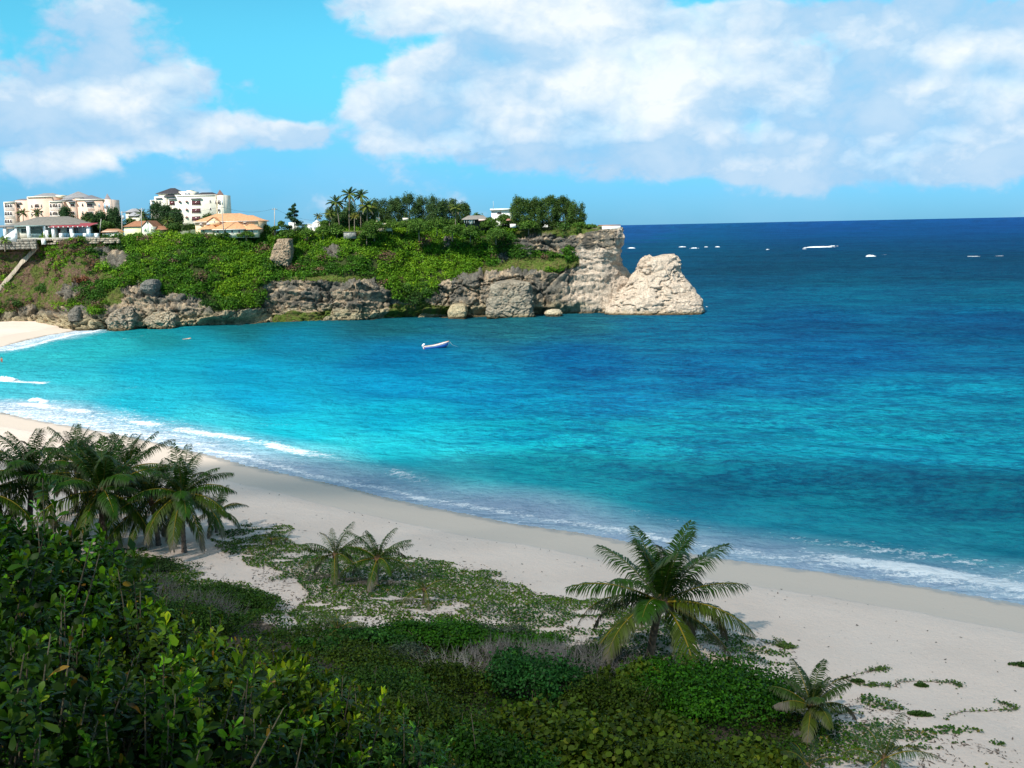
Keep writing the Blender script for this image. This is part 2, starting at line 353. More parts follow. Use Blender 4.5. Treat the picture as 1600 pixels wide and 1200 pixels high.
# colour of the water body (depth, sand or reef below; cliff reflection painted dark at its foot) as control points
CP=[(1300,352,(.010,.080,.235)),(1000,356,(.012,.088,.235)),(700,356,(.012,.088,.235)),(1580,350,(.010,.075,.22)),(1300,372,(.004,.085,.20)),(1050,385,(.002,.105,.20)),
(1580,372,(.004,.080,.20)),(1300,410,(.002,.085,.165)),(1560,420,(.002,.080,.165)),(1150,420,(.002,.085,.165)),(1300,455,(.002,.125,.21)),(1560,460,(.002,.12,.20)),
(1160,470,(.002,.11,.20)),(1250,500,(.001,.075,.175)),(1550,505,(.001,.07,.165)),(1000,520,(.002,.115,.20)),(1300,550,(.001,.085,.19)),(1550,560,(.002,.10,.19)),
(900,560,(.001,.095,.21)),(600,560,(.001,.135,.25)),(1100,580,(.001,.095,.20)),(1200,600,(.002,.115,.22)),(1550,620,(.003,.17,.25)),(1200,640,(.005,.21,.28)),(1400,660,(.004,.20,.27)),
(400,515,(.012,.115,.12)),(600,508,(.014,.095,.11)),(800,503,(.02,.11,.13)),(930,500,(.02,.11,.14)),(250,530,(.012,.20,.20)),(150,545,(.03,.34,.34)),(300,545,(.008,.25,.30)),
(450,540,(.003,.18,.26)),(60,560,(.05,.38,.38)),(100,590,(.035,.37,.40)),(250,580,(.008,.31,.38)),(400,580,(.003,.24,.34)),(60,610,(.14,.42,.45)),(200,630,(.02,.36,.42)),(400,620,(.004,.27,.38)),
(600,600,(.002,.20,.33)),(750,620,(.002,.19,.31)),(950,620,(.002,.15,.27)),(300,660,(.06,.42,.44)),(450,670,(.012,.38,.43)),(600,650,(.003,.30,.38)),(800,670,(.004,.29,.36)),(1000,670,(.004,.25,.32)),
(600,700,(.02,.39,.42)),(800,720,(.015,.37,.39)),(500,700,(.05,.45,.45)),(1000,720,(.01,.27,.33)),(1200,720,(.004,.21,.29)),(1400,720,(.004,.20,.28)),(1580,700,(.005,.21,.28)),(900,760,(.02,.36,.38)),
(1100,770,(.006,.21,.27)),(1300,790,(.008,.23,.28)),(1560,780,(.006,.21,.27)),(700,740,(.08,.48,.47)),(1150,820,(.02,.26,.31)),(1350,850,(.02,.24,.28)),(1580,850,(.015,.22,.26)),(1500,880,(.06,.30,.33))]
def logp(x,y):
    r=np.hypot(x,y); return np.arctan2(x,y)*1.3, np.arctan(28/r)*3.6
ux,uy=logp(sx,sy); wob=(fbm(np.stack([lx*.012,ly*.035,lx*0],1),4,51)-.5)
ux=ux+wob*.10; uy=uy+wob*.05
num=np.zeros((len(sx),3)); dn=np.zeros(len(sx))
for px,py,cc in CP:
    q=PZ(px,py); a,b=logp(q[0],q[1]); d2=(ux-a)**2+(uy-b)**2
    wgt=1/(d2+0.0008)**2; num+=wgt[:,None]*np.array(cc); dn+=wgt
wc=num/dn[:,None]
pat=smooth(.38,.68,fbm(np.stack([lx*.016,ly*.026,lx*0],1),5,61))*smooth(10,40,sd)
wc=wc*(1-.17*pat)[:,None]
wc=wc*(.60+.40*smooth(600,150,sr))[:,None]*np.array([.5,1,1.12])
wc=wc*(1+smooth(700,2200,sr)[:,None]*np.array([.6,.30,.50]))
sh=smooth(13,2,sd+(vn(np.stack([lx*.08,ly*.08,lx*0],1),62)-.5)*7)[:,None]
wc=wc*(1-sh)+np.array([.34,.44,.54])*sh
# foam amount
along=lx; nf=vn(np.stack([along*.05,along*0,along*0],1),71); nf2=vn(np.stack([along*.16,along*0,along*0],1),72)
sxp,syp,_=proj(np.stack([sx,sy,0*sx],1))
left=smooth(560,200,sxp); rgt=smooth(1150,1400,sxp)
edge=np.exp(-((sd-1.3-1.5*nf2)/1.2)**2)*.62
brk=np.exp(-((sd-6.5-2.5*nf)/2.0)**2)*(0.28+.50*smooth(430,330,np.abs(sxp-260)*1.)*1+.25*rgt)*np.clip(.25+nf2*1.2,0,1)
brk=np.where(rgt>0,np.maximum(brk,np.exp(-((sd-3.4-.7*nf)/1.5)**2)*1.05*rgt),brk)
band2=np.exp(-((sd-15-5*nf)/2.2)**2)*.85*smooth(.35,.7,nf)*left
band3=np.exp(-((sd-24-5*nf2)/1.8)**2)*.8*smooth(.45,.75,nf2)*smooth(300,100,sxp)
lace=smooth(14+10*left,0,sd)*(.33+.24*left)
foam=np.maximum.reduce([edge,brk,band2,band3,lace])*(sd>-3)
sea_top=zz+0.0
foamz=(brk*.55*(rgt+left)*.8+band2*.4)*smooth(.2,.8,vn(np.stack([lx*.3,ly*.3,lx*0],1),77))
sea_top=sea_top+foamz*.6
m=bpy.data.materials.new('sea_water'); m.use_nodes=True; N=NT(m.node_tree); N.n.clear()
g=N.add('ShaderNodeNewGeometry'); pos=g.outputs['Position']
mp=N.add('ShaderNodeMapping',{'Vector':pos,'Rotation':(0,0,R_(32)),'Scale':(0.35,1,1)}).outputs[0]
c=N.add('ShaderNodeVertexColor',layer_name='Col').outputs[0]
mq=N.add('ShaderNodeMapping',{'Vector':pos,'Rotation':(0,0,R_(20)),'Scale':(0.75,1,1)}).outputs[0]
nz=N.math('ADD',N.math('MULTIPLY',N.noise(mq,0.10,9,0.74,0.5),0.5),N.math('MULTIPLY',N.noise(mq,0.9,6,0.72,0.3),0.5))
rg_=N.add('ShaderNodeAttribute',attribute_name='chop').outputs['Fac']
f=N.math('ADD',1.0,N.math('MULTIPLY',N.ss(nz,0.40,0.60,-0.42,0.42),rg_)); c=N.mix(1.0,c,N.add('ShaderNodeCombineXYZ',{0:f,1:f,2:N.math('POWER',f,0.6)}).outputs[0],'MULTIPLY')  # light and dark of the ripples painted into the water colour
fo=N.add('ShaderNodeAttribute',attribute_name='foam').outputs['Fac']
f1=N.noise(mp,0.9,8,0.72,0.8); f2=N.noise(pos,2.2,6,0.7,0.5)
fs=N.math('ADD',fo,N.math('MULTIPLY',N.math('SUBTRACT',N.math('MULTIPLY',N.math('ADD',f1,f2),0.5),0.5),3.0))
fa=N.ss(fs,0.42,0.78)
c=N.mix(fa,c,(0.80,0.84,0.86))
h=N.math('ADD',N.math('MULTIPLY',N.noise(mq,0.20,4,0.6,0.3),2.4),N.math('MULTIPLY',N.noise(mq,0.85,5,0.65,0.3),0.75))
dist=N.add('ShaderNodeCameraData').outputs['View Distance'] if False else N.vmath('LENGTH',pos).outputs['Value']
bn=N.add('ShaderNodeBump',{'Strength':N.math('ADD',0.55,N.math('MULTIPLY',rg_,0.45)),'Distance':N.ss(dist,60,900,1.1,2.6),'Height':h})
df=N.add('ShaderNodeBsdfDiffuse',{'Color':c,'Normal':bn.outputs[0]}); gl=N.add('ShaderNodeBsdfGlossy',{'Color':(.5,.85,1,1),'Roughness':0.22,'Normal':bn.outputs[0]})
fr=N.add('ShaderNodeFresnel',{'IOR':1.33,'Normal':bn.outputs[0]}).outputs[0]
fr=N.math('MINIMUM',N.math('MULTIPLY',fr,0.36),0.065); fr=N.math('MULTIPLY',fr,N.math('SUBTRACT',1.0,fa))
b=N.add('ShaderNodeMixShader',{0:fr}); N.l.new(df.outputs[0],b.inputs[1]); N.l.new(gl.outputs[0],b.inputs[2])
N.l.new(b.outputs[0],N.add('ShaderNodeOutputMaterial').inputs[0]); M['sea']=m
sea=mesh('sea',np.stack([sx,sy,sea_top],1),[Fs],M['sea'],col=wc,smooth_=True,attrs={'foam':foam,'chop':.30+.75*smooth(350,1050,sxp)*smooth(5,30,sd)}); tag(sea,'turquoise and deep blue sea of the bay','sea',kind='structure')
# ---------------- headland cliff ----------------
ST=[(-500,[(524,0),(505,6),(470,14),(430,22),(405,28),(392,33),(386,40)]),
(-150,[(522,0),(500,6),(470,14),(430,22),(400,28),(388,31),(378,36)]),
(0,[(514,0),(497,2),(480,6),(440,11.5),(402,15),(386,16.2),(374,17.5)]),
(60,[(511,0),(490,2),(470,6),(430,10),(402,12.5),(386,13.5),(374,15)]),
(110,[(517,0),(500,1.5),(478,5),(450,9),(415,16),(386,20),(373,22)]),
(150,[(516,0),(492,.6),(478,4),(455,9),(420,16),(385,23),(372,25)]),
(200,[(514,0),(480,.5),(452,3),(440,9),(400,18),(374,26),(369,30)]),
(300,[(511,0),(482,.6),(465,3),(455,6),(420,12),(382,20),(367,27)]),
(370,[(508,0),(495,1),(480,3),(450,8),(400,16),(374,24),(365,28)]),
(420,[(504,0),(494,2),(480,3),(440,3.5),(432,6),(400,13),(363,28)]),
(500,[(503,0),(488,.8),(470,1.6),(437,2),(430,7),(400,12),(361,26)]),
(560,[(502,0),(480,.8),(440,1.5),(434,6),(400,11),(372,17),(360,26)]),
(640,[(497,0),(485,1),(465,3),(440,7),(400,13),(366,20),(358.5,28)]),
(700,[(495,0),(470,.8),(440,1),(430,4),(400,12),(366,20),(357.5,28)]),
(770,[(494,0),(450,.5),(432,1),(422,6),(404,11),(372,13),(356.5,26)]),
(850,[(492,0),(440,.5),(427,1.5),(412,6),(398,8),(366,8.5),(355,24)]),
(900,[(490,0),(430,0),(402,1.5),(388,2),(370,2.5),(360,5),(355,20)]),
(940,[(489,0),(440,-1),(410,0),(390,0),(372,0),(360,1),(356,14)]),
(962,[(489,0),(440,2.5),(416,6),(396,1),(372,-1.2),(359,1),(356,12)])]
def basept(px):
    pys=[s[1][0][0] for s in ST]; pxs=[s[0] for s in ST]
    return PZ(px,np.interp(px,pxs,pys),0.0)
tipx={0:985,1:996,2:974,3:971,4:977,5:975,6:973}
NTt=120
def resample(pts,n):
    pts=np.asarray(pts); d=np.r_[0,np.cumsum(np.linalg.norm(np.diff(pts,axis=0),axis=1))]
    return d,pts
key=[]
for px,prof in ST:
    b0=basept(px); Y0=b0[1]; key.append([P(px,py,Y0+off) for py,off in prof])
b0=basept(962); key.append([P(tipx[k],py,b0[1]+off+4.5) for k,(py,off) in enumerate(ST[-1][1])])
tip=np.array(key[-1])
for dx,dy in ((-.6,12),(-2,28),(-4,60),(-8,120),(-14,260)): key.append(list(tip+np.array([dx,dy,0])))
key=np.array(key)                       # stations x 7 x 3
keyb=np.concatenate([key[:,:1]+np.array([0,0,-3.0]),key],1)
# along-cliff parameter from distance
sc0=np.r_[0,np.cumsum(np.linalg.norm(np.diff(key[:,0,:2],axis=0),axis=1))]
sgrid=np.concatenate([np.arange(0,sc0[1],3.),np.arange(sc0[1],sc0[19]+30,0.36),np.arange(sc0[19]+30,sc0[-1],6.)])
tk=np.array([0,.05,.23,.40,.55,.72,.90,1.0]); tg=np.linspace(0,1,NTt)
def sm_interp(s,xs_,Y):
    """cardinal-ish smooth interpolation"""
    o=np.empty((len(s),)+Y.shape[1:]); idx=np.clip(np.searchsorted(xs_,s,side='right')-1,0,len(xs_)-2)
    t=(s-xs_[idx])/(xs_[idx+1]-xs_[idx]); sh=(slice(None),)+(None,)*(Y.ndim-1); t=t[sh]; t=t*.5+.5*(t*t*(3-2*t))
    return Y[idx]*(1-t)+Y[idx+1]*t
A=sm_interp(sgrid,sc0,keyb)            # ns x 8 x 3
A=np.swapaxes(A,0,1); Bm=np.empty((NTt,len(sgrid),3))
idx=np.clip(np.searchsorted(tk,tg,side='right')-1,0,len(tk)-2); t=((tg-tk[idx])/(tk[idx+1]-tk[idx]))[:,None,None]
Bm=A[idx]*(1-t)+A[idx+1]*t
G=np.swapaxes(Bm,0,1)                  # ns x NT x 3
ns=len(sgrid)
du=np.gradient(G,axis=0); dv=np.gradient(G,axis=1); nrm=np.cross(du,dv); nrm/=np.linalg.norm(nrm,axis=2)[...,None]+1e-9
Q=G.reshape(-1,3); nn=nrm.reshape(-1,3)
if nn[:,1].mean()>0: nn=-nn
qx,qy,_=proj(Q)
ROCKS=[[(-600,540),(-600,500),(0,492),(45,478),(90,482),(125,480),(150,492),(165,480),(178,462),(190,452),(215,438),(245,448),(262,458),(300,462),(325,470),(335,490),(352,492),(372,490),(400,490),(412,480),(410,450),(430,438),(470,434),(560,436),(600,442),(612,460),(625,472),(640,468),(660,474),(678,452),(690,437),(720,430),(800,421),(870,428),(885,412),(900,402),(890,380),(880,402),(860,396),(830,400),(812,392),(800,368),(830,362),(880,366),(910,356),(1100,350),(1100,540)],
 [(140,385),(195,380),(200,412),(170,420),(150,405)],[(505,385),(535,382),(530,402),(508,405)],[(690,372),(708,372),(705,395),(692,392)],[(776,394),(796,392),(798,412),(780,414)],[(90,455),(120,440),(130,460),(100,470)]]
GRASS=[[(720,432),(740,415),(800,404),(890,404),(905,398),(905,412),(870,424),(800,421)],[(425,508),(425,488),(520,486),(520,498)],[(600,492),(610,472),(700,474),(705,492)],[(430,438),(500,428),(560,430),(600,440),(560,437),(470,436)],[(790,372),(810,355),(880,352),(940,356),(935,362),(880,366),(830,362)],[(150,480),(160,455),(190,445),(190,470)]]
SLOPE=[(-600,500),(0,490),(100,480),(190,440),(185,378),(-600,370)]
jx=qx+(vn(Q*.25,91)-.5)*14; jy=qy+(vn(Q*.25,92)-.5)*12
rock=np.zeros(len(Q),bool)
for p in ROCKS: rock|=inpoly(jx,jy,p)
grass=np.zeros(len(Q),bool)
for p in GRASS: grass|=inpoly(jx,jy,p)
slope=inpoly(jx,jy,SLOPE)&~rock
behind=Q[:,1]>basept(962)[1]+8
behind&=(Q[:,0]>25); rock|=behind
rock|=(Q[:,2]<4.6+2.2*(vn(Q*.12,95)-.5))&(qx>100)&~grass
rf=rock.astype(float)
# displacement: blocks, ledges, pits
f1,e1,id1=voro(Q*np.array([.13,.10,.13])+.5*(fbm(Q*.25,3,5)[:,None]),11)
f2,e2,id2=voro(Q*np.array([.5,.5,.8])+.3*(fbm(Q*.8,2,6)[:,None]),12)
strata=vn(np.stack([Q[:,0]*.03,Q[:,1]*.03,Q[:,2]*1.1+1.5*vn(Q*.1,14)],1),13)
rid=1-np.abs(2*fbm(Q*np.array([.35,.35,.55]),4,16)-1); rid2=1-np.abs(2*fbm(Q*1.1,3,17)-1)
crev=(smooth(.05,.0,e1)*1.6+smooth(.10,0,e2)*.3)*smooth(930,860,qx)+.25*smooth(.1,0,e1)+smooth(.86,1,rid)*.9+smooth(.88,1,rid2)*.35
fine=fbm(Q*1.3,3,15)-.5
amp=np.where(rock,1.0,.25)
bx=np.interp(qx,[0,880,930],[1,1,.55])*np.where(behind,.6,1)
sfr=(Q[:,2]+1.6*(vn(np.stack([Q[:,0]*.05,Q[:,1]*.05,Q[:,0]*0],1),21)-.5)*2+.8*(fbm(Q*.3,3,22)-.5))/3.4; sfr=sfr-np.floor(sfr); lm=smooth(.35,.6,vn(np.stack([Q[:,0]*.06,Q[:,1]*.06,np.floor(Q[:,2]/3.4)*3.],1),23))
disp=amp*((id1-.5)*2.0*bx+(id2-.5)*.55+(sfr**2*1.6-.5)*lm*1.25*smooth(960,860,qx)+(strata-.5)*.8*bx-crev*bx+fine*.9)
notch=smooth(2.6,1.6,Q[:,2])*smooth(-.6,.3,Q[:,2])*smooth(.33,.50,vn(np.stack([Q[:,0]*.07,Q[:,1]*.02,Q[:,0]*0],1),18))*(qx>150)
disp=disp-3.2*notch
lump=np.where(rock,0,1)*(fbm(Q*.12,3,19)-.5)*3.0
disp=disp+lump
topf=1-smooth(.93,1.0,np.tile(tg,ns)); disp*=np.clip(topf+.1,0,1)
Vc=Q+nn*disp[:,None]
# plateau rows behind the cliff edge
rows=[0,4,10,25,60,120,220,400]
ic=(np.arange(ns-1)[:,None]*NTt+np.arange(NTt-1)[None]).ravel()
Fc=np.stack([ic,ic+NTt,ic+NTt+1,ic+1],1)
# colour
n1=fbm(Q*.35,4,101); n2=fbm(Q*1.1,3,102); n3=vn(Q*np.array([.9,.9,.25]),103)
grey=np.array([.16,.145,.12]); tan=np.array([.46,.35,.24]); pale=np.array([.60,.48,.375]); dark=np.array([.07,.06,.05]); ochre=np.array([.46,.38,.23])
zrel=Q[:,2]
k=smooth(.45,.60,n1*.6+n2*.4-.02*(id1-.5)*6-.05*smooth(8,14,Q[:,2]))[:,None]
cr=grey*(1-k)+tan*k
kw=smooth(7.5,4.0,zrel+n1*4)[:,None]*.8; cr=cr*(1-kw)+ochre*kw
kp=smooth(872,915,qx+(n1-.5)*60+(430-qy)*.1)[:,None]*np.where(qy>388+(n1-.5)*16,1,smooth(955,975,qx+(n1-.5)*30))[:,None]; cr=cr*(1-kp*.92)+pale*kp*.92*(.85+.3*n2)[:,None]
ke=smooth(.62,.72,n3)[:,None]*(1-kp)*.5; cr=cr*(1-ke)+dark*ke
ka=smooth(1.0,.2,zrel)[:,None]; cr=cr*(1-ka)+np.array([.10,.075,.04])*ka
gc=np.array([.10,.14,.025])*(.7+.6*n1)[:,None]*(1-smooth(.5,.62,n2)[:,None]*.5)+np.array([.14,.09,.05])*smooth(.5,.62,n2)[:,None]*.5
soil=np.array([.045,.06,.018])*(.7+.6*n1)[:,None]
slc=np.where((smooth(.47,.55,n1*.5+n2*.5)[:,None]>.5),np.array([.16,.10,.07]),np.array([.10,.12,.03]))
cc=np.where(rock[:,None],cr,soil); cc=np.where(slope[:,None],slc,cc); cc=np.where((grass)[:,None],gc,cc)
CL=Vc.copy(); CLF=Fc
Vp=[];
top=Vc.reshape(ns,NTt,3)[:,-1]
Vall=[Vc]; Call=[cc]; base=len(Vc)
TR=[top]
for d in rows[1:]:
    r=top.copy(); r[:,1]+=d; r[:,2]=r[:,2]+(27.6-r[:,2])*min(1,d/10)
    r[:,2]+=(vn(np.stack([r[:,0]*.1,r[:,1]*.1,r[:,0]*0],1),120)-.5)*.5*(d>5)
    TR.append(r)
# plateau as its own sheet, its first row shared in position with the cliff's top edge
nstn=int(np.searchsorted(sgrid,sc0[19]))
PV=np.stack(TR,1)[:nstn+14]; PV[nstn:,:,0]=np.minimum(PV[nstn:,:,0],top[nstn:nstn+14,0][:,None]); kx=PV.shape[0]
ip=(np.arange(kx-1)[:,None]*len(rows)+np.arange(len(rows)-1)[None]).ravel()
Fp=np.stack([ip,ip+len(rows),ip+len(rows)+1,ip+1],1)
pv=PV.reshape(-1,3)
pc=np.array([.12,.14,.04])*(.7+.7*fbm(pv*.2,3,130))[:,None]
plateau=mesh('plateau',pv,[Fp],vmat('dry_grass',0.95,.35,.8,.4,2.),col=pc,smooth_=True); tag(plateau,'grassy flat top of the headland','ground',kind='structure')
m=bpy.data.materials.new('coral_limestone'); m.use_nodes=True; N=NT(m.node_tree); N.n.clear()
pos=N.add('ShaderNodeNewGeometry').outputs['Position']; c=N.add('ShaderNodeVertexColor',layer_name='Col').outputs[0]
a=N.noise(pos,1.6,8,0.7,0.4); f=N.ss(a,0.3,0.7,0.62,1.38); c=N.mix(1.0,c,N.add('ShaderNodeCombineXYZ',{0:f,1:f,2:f}).outputs[0],'MULTIPLY')
v=N.add('ShaderNodeTexVoronoi',{'Vector':N.vmath('ADD',pos,(0,0,0)).outputs[0],'Scale':0.9},feature='DISTANCE_TO_EDGE')
hh=N.math('ADD',N.math('MULTIPLY',a,1.0),N.math('MULTIPLY',N.ss(v.outputs['Distance'],0.0,0.12),0.04))
bn=N.add('ShaderNodeBump',{'Strength':1.0,'Distance':0.8,'Height':hh})
b=N.add('ShaderNodeBsdfPrincipled',{'Base Color':c,'Roughness':0.95,'Specular IOR Level':0.15,'Normal':bn.outputs[0]})
N.l.new(b.outputs[0],N.add('ShaderNodeOutputMaterial').inputs[0]); M['rock']=m
cliff=mesh('cliff',Vc,[Fc],M['rock'],col=cc); tag(cliff,'limestone cliff of the headland','cliff',kind='structure')
cbvh=BVHTree.FromPolygons(Vc.tolist(),Fc.tolist())
def chit(px,py):
    d=ray(px,py); h=cbvh.ray_cast(Vector((0,0,CAMH)),Vector(tuple(d)))
    return (np.array(h[0]),np.array(h[1])) if h[0] is not None else (None,None)
# sea stack and boulders
def rockmesh(levels,Y,depth,seed,amp=1.0,ex=.6,n=160,vr=90,col=pale,grey_=0.2,zlow=-2.5,name='rock',und=0.0):
    """levels: (py, left px, right px) from bottom up at distance Y"""
    lv=np.array([(P(l,py,Y)[2],P(l,py,Y)[0],P(r,py,Y)[0]) for py,l,r in levels]); lv=lv[np.argsort(lv[:,0])]
    zt=lv[-1,0]; z=np.linspace(zlow,zt,vr); L=np.interp(z,lv[:,0],lv[:,1]); Rr=np.interp(z,lv[:,0],lv[:,2])
    cx=(L+Rr)/2; a=(Rr-L)/2; mx=a.max(); bb=depth*(a/mx)**.8
    thh=np.arange(n)*2*math.pi/n; cs,sn=np.cos(thh),np.sin(thh)
    th4=np.linspace(0,2*math.pi,4001); u4=np.sign(np.cos(th4))*np.abs(np.cos(th4))**ex; v4=np.sign(np.sin(th4))*np.abs(np.sin(th4))**ex; a4=np.r_[0,np.cumsum(np.hypot(np.diff(u4),np.diff(v4)))]; g4=np.arange(n)/n*a4[-1]; cs,sn=np.interp(g4,a4,u4),np.interp(g4,a4,v4)
    X=cx[:,None]+a[:,None]*cs; Yy=Y+depth*.5+bb[:,None]*sn; Z=np.repeat(z[:,None],n,1)
    V=np.stack([X,Yy,Z],-1).reshape(-1,3)
    V=np.concatenate([V,[[cx[-1],Y+depth*.5,zt+.15]]])
    ctr=np.array([cx.mean(),Y+depth*.5,z.mean()]); dr=V-ctr; dr[:,2]*=.3; dr/=np.linalg.norm(dr,axis=1)[:,None]
    s=mx/10
    f1,e1,i1=voro(V/(4.5*max(s,.35)),seed); f2,e2,i2=voro(V/(1.6*max(s,.4)),seed+1)
    dd=amp*s*((i1-.5)*1.5-smooth(.1,0,e1)*.25+(i2-.5)*.45+(fbm(V*.45/max(s,.5),5,seed,.58)-.5)*2.1-smooth(.88,1,1-np.abs(2*fbm(V*.4/max(s,.4),4,seed+7)-1))*.8)
    V=V+dr*dd[:,None]
    i=(np.arange(vr-1)[:,None]*n); j=np.arange(n)[None]; j2=(j+1)%n
    Fq=np.stack([i+j,i+j2,i+n+j2,i+n+j],-1).reshape(-1,4)
    tp=(vr-1)*n; Ft=np.stack([tp+np.arange(n),tp+(np.arange(n)+1)%n,np.full(n,vr*n)],1)
    nz=fbm(V*.5,4,seed+3); c=np.array(col)*(.75+.5*nz)[:,None]
    g=smooth(.52,.66,fbm(V*.25,3,seed+4))[:,None]*grey_; c=c*(1-g)+np.array([.2,.18,.15])*g
    kw=smooth(3.,1.,V[:,2]+nz*2)[:,None]*.55*(zlow<0); c=c*(1-kw)+np.array([.40,.30,.15])*kw
    ka=smooth(.9,.2,V[:,2])[:,None]*(zlow<0); c=c*(1-ka)+np.array([.10,.075,.04])*ka
    return mesh(name,V,[Fq,Ft],M['rock'],col=c)
Ys=PZ(1020,489)[1]
st=rockmesh([(489,942,1100),(480,946,1099),(470,955,1096),(458,968,1092),(445,984,1083),(435,993,1074),(425,1000,1068),(415,1006,1066),(409,1011,1064),(404,1018,1060),(402,1026,1052)],Ys,15,201,amp=.8,ex=.7,name='sea_stack',grey_=.06,col=(.62,.50,.39),n=260,vr=130)
tag(st,'big pale limestone rock standing in the sea off the tip of the headland','rock')
o=rockmesh([(478,1038,1101),(486,1034,1102),(470,1040,1098),(462,1046,1092),(457,1056,1084)],Ys-4.5,8,221,amp=.7,name='boulder',grey_=.15); tag(o,'rounded pale boulder leaning on the right foot of the sea rock','rock')
o=rockmesh([(494,852,878),(490,850,879),(486,855,876),(484,862,873)],PZ(865,493)[1]-2,3,205,amp=.8,name='boulder',grey_=0,col=(.58,.5,.36)); tag(o,'small yellowish rock alone in the water below the dark cliff notch','rock')
h_,_n=chit(236,458)
o=rockmesh([(461,228,240),(452,219,246),(444,219,246),(438,226,242)],h_[1]-1.5,4,207,amp=.7,name='boulder',grey_=1,col=(.2,.19,.17),zlow=h_[2]-2); tag(o,'round grey boulder perched on the slope below the yellow house','rock')
h_,_n=chit(440,405)
o=rockmesh([(413,430,453),(405,423,455),(392,425,455),(380,430,454),(374,434,454)],h_[1]-3,4,209,amp=1.2,ex=.4,name='boulder',grey_=.3,col=(.42,.31,.21),zlow=h_[2]-2); tag(o,'square grey and orange crag jutting from the bushes high on the slope','rock')
h_,_n=chit(120,490)
o=rockmesh([(503,108,127),(492,106,127),(484,110,124),(480,114,122)],h_[1]-1.5,4,211,amp=.7,name='boulder',grey_=1,col=(.22,.2,.18),zlow=h_[2]-2); tag(o,'grey boulder near the cliff foot above the small patch of far sand','rock')
o=rockmesh([(512,170,212),(500,168,214),(488,176,210),(480,188,204)],PZ(190,514)[1]-2,6,213,amp=1.5,ex=.42,name='boulder',grey_=.5,col=(.42,.34,.25)); tag(o,'tan and grey boulder at the waterline right of the far sand','rock')
o=rockmesh([(512,232,276),(500,228,276),(492,236,270),(488,246,262)],PZ(250,512)[1]-2,5,215,amp=1.5,ex=.42,name='boulder',grey_=.3,col=(.46,.38,.27)); tag(o,'low tan boulder with a dark hollow under it at the waterline','rock')
o=rockmesh([(497,762,836),(480,762,832),(460,764,830),(446,768,828),(442,774,822)],PZ(800,495)[1]-2,6,217,amp=1.0,ex=.3,name='boulder',grey_=.75,col=(.34,.29,.22)); tag(o,'broad square grey block standing against the cliff over the water','rock')
o=rockmesh([(496,700,728),(486,700,730),(478,704,728),(476,708,724)],PZ(715,496)[1]-2,4,219,amp=.6,ex=.35,name='boulder',grey_=.0,col=(.50,.41,.26)); tag(o,'small squared sandy block at the waterline left of the grey block','rock')
# ---------------- foliage builders ----------------
def leaves(Pn,Nn,S,asp,rng,kind='quad',droop=None):
    """leaf faces at Pn with normals Nn, length S; returns V, faces"""
    n=len(Pn); Nn=Nn/(np.linalg.norm(Nn,axis=1)[:,None]+1e-9)
    r=rng.normal(size=(n,3)); T=np.cross(Nn,r); T/=np.linalg.norm(T,axis=1)[:,None]+1e-9; B=np.cross(Nn,T)
    S=np.broadcast_to(np.asarray(S,float),(n,))[:,None]
    if kind=='tri': pts=[(-.5,-.5),(.5,-.5),(0,.6)]
    elif kind=='quad': pts=[(0,-.5),(.5,.05),(0,.5),(-.5,.0)]
    else: pts=[(math.cos(k*math.pi/3)*.5,math.sin(k*math.pi/3)*.5) for k in range(6)]
    V=np.stack([Pn+B*S*v+T*S*u*asp for u,v in pts],1); k=len(pts)
    return V.reshape(-1,3),np.arange(n*k).reshape(n,k),k
def clumps(Cn,Rn,npc,S,asp,cols,rng,kind='quad',zmin=-.35,shell=.55,jit=.7,svar=.35,cvar=.28,lump=.22):
    Cn=np.asarray(Cn,float);k=len(Cn); Rn=np.asarray(Rn,float); Rn=np.tile(Rn[:,None],(1,3)) if Rn.ndim==1 else Rn
    cnt=np.broadcast_to(np.asarray(npc),(k,)).astype(int); ix=np.repeat(np.arange(k),cnt); n=len(ix)
    d=rng.normal(size=(n,3)); d/=np.linalg.norm(d,axis=1)[:,None]; d[:,2]=np.where(d[:,2]<zmin,-d[:,2]*.6,d[:,2])
    r=shell+(1-shell)*rng.random(n)**.6
    bump=1+lump*2*(vn(d*2.6+Cn[ix]*.7+ix[:,None]*3.1,7)-.5)*1.6
    Pn=Cn[ix]+Rn[ix]*d*(r*bump)[:,None]
    Nn=d/Rn[ix]*Rn[ix].mean(1)[:,None]+rng.normal(size=(n,3))*jit; Nn[:,2]+=.35
    sz=(np.broadcast_to(np.asarray(S,float),(k,)))[ix]*(1+svar*rng.normal(size=n).clip(-1.5,2))
    V,Fq,kk=leaves(Pn,Nn,sz,asp,rng,kind)
    c=np.asarray(cols,float)[ix]*(1+cvar*rng.normal(size=n).clip(-1.8,2.2))[:,None]
    c=c*np.array([1,1,1])+(rng.random(n)<.05)[:,None]*c*np.array([.9,.35,0])
    return V,Fq,np.repeat(c.clip(.003,1),kk,0),Pn
GREENS=np.array([(.105,.20,.018),(.06,.15,.015),(.035,.10,.015),(.13,.22,.02),(.05,.12,.02),(.085,.17,.02)])
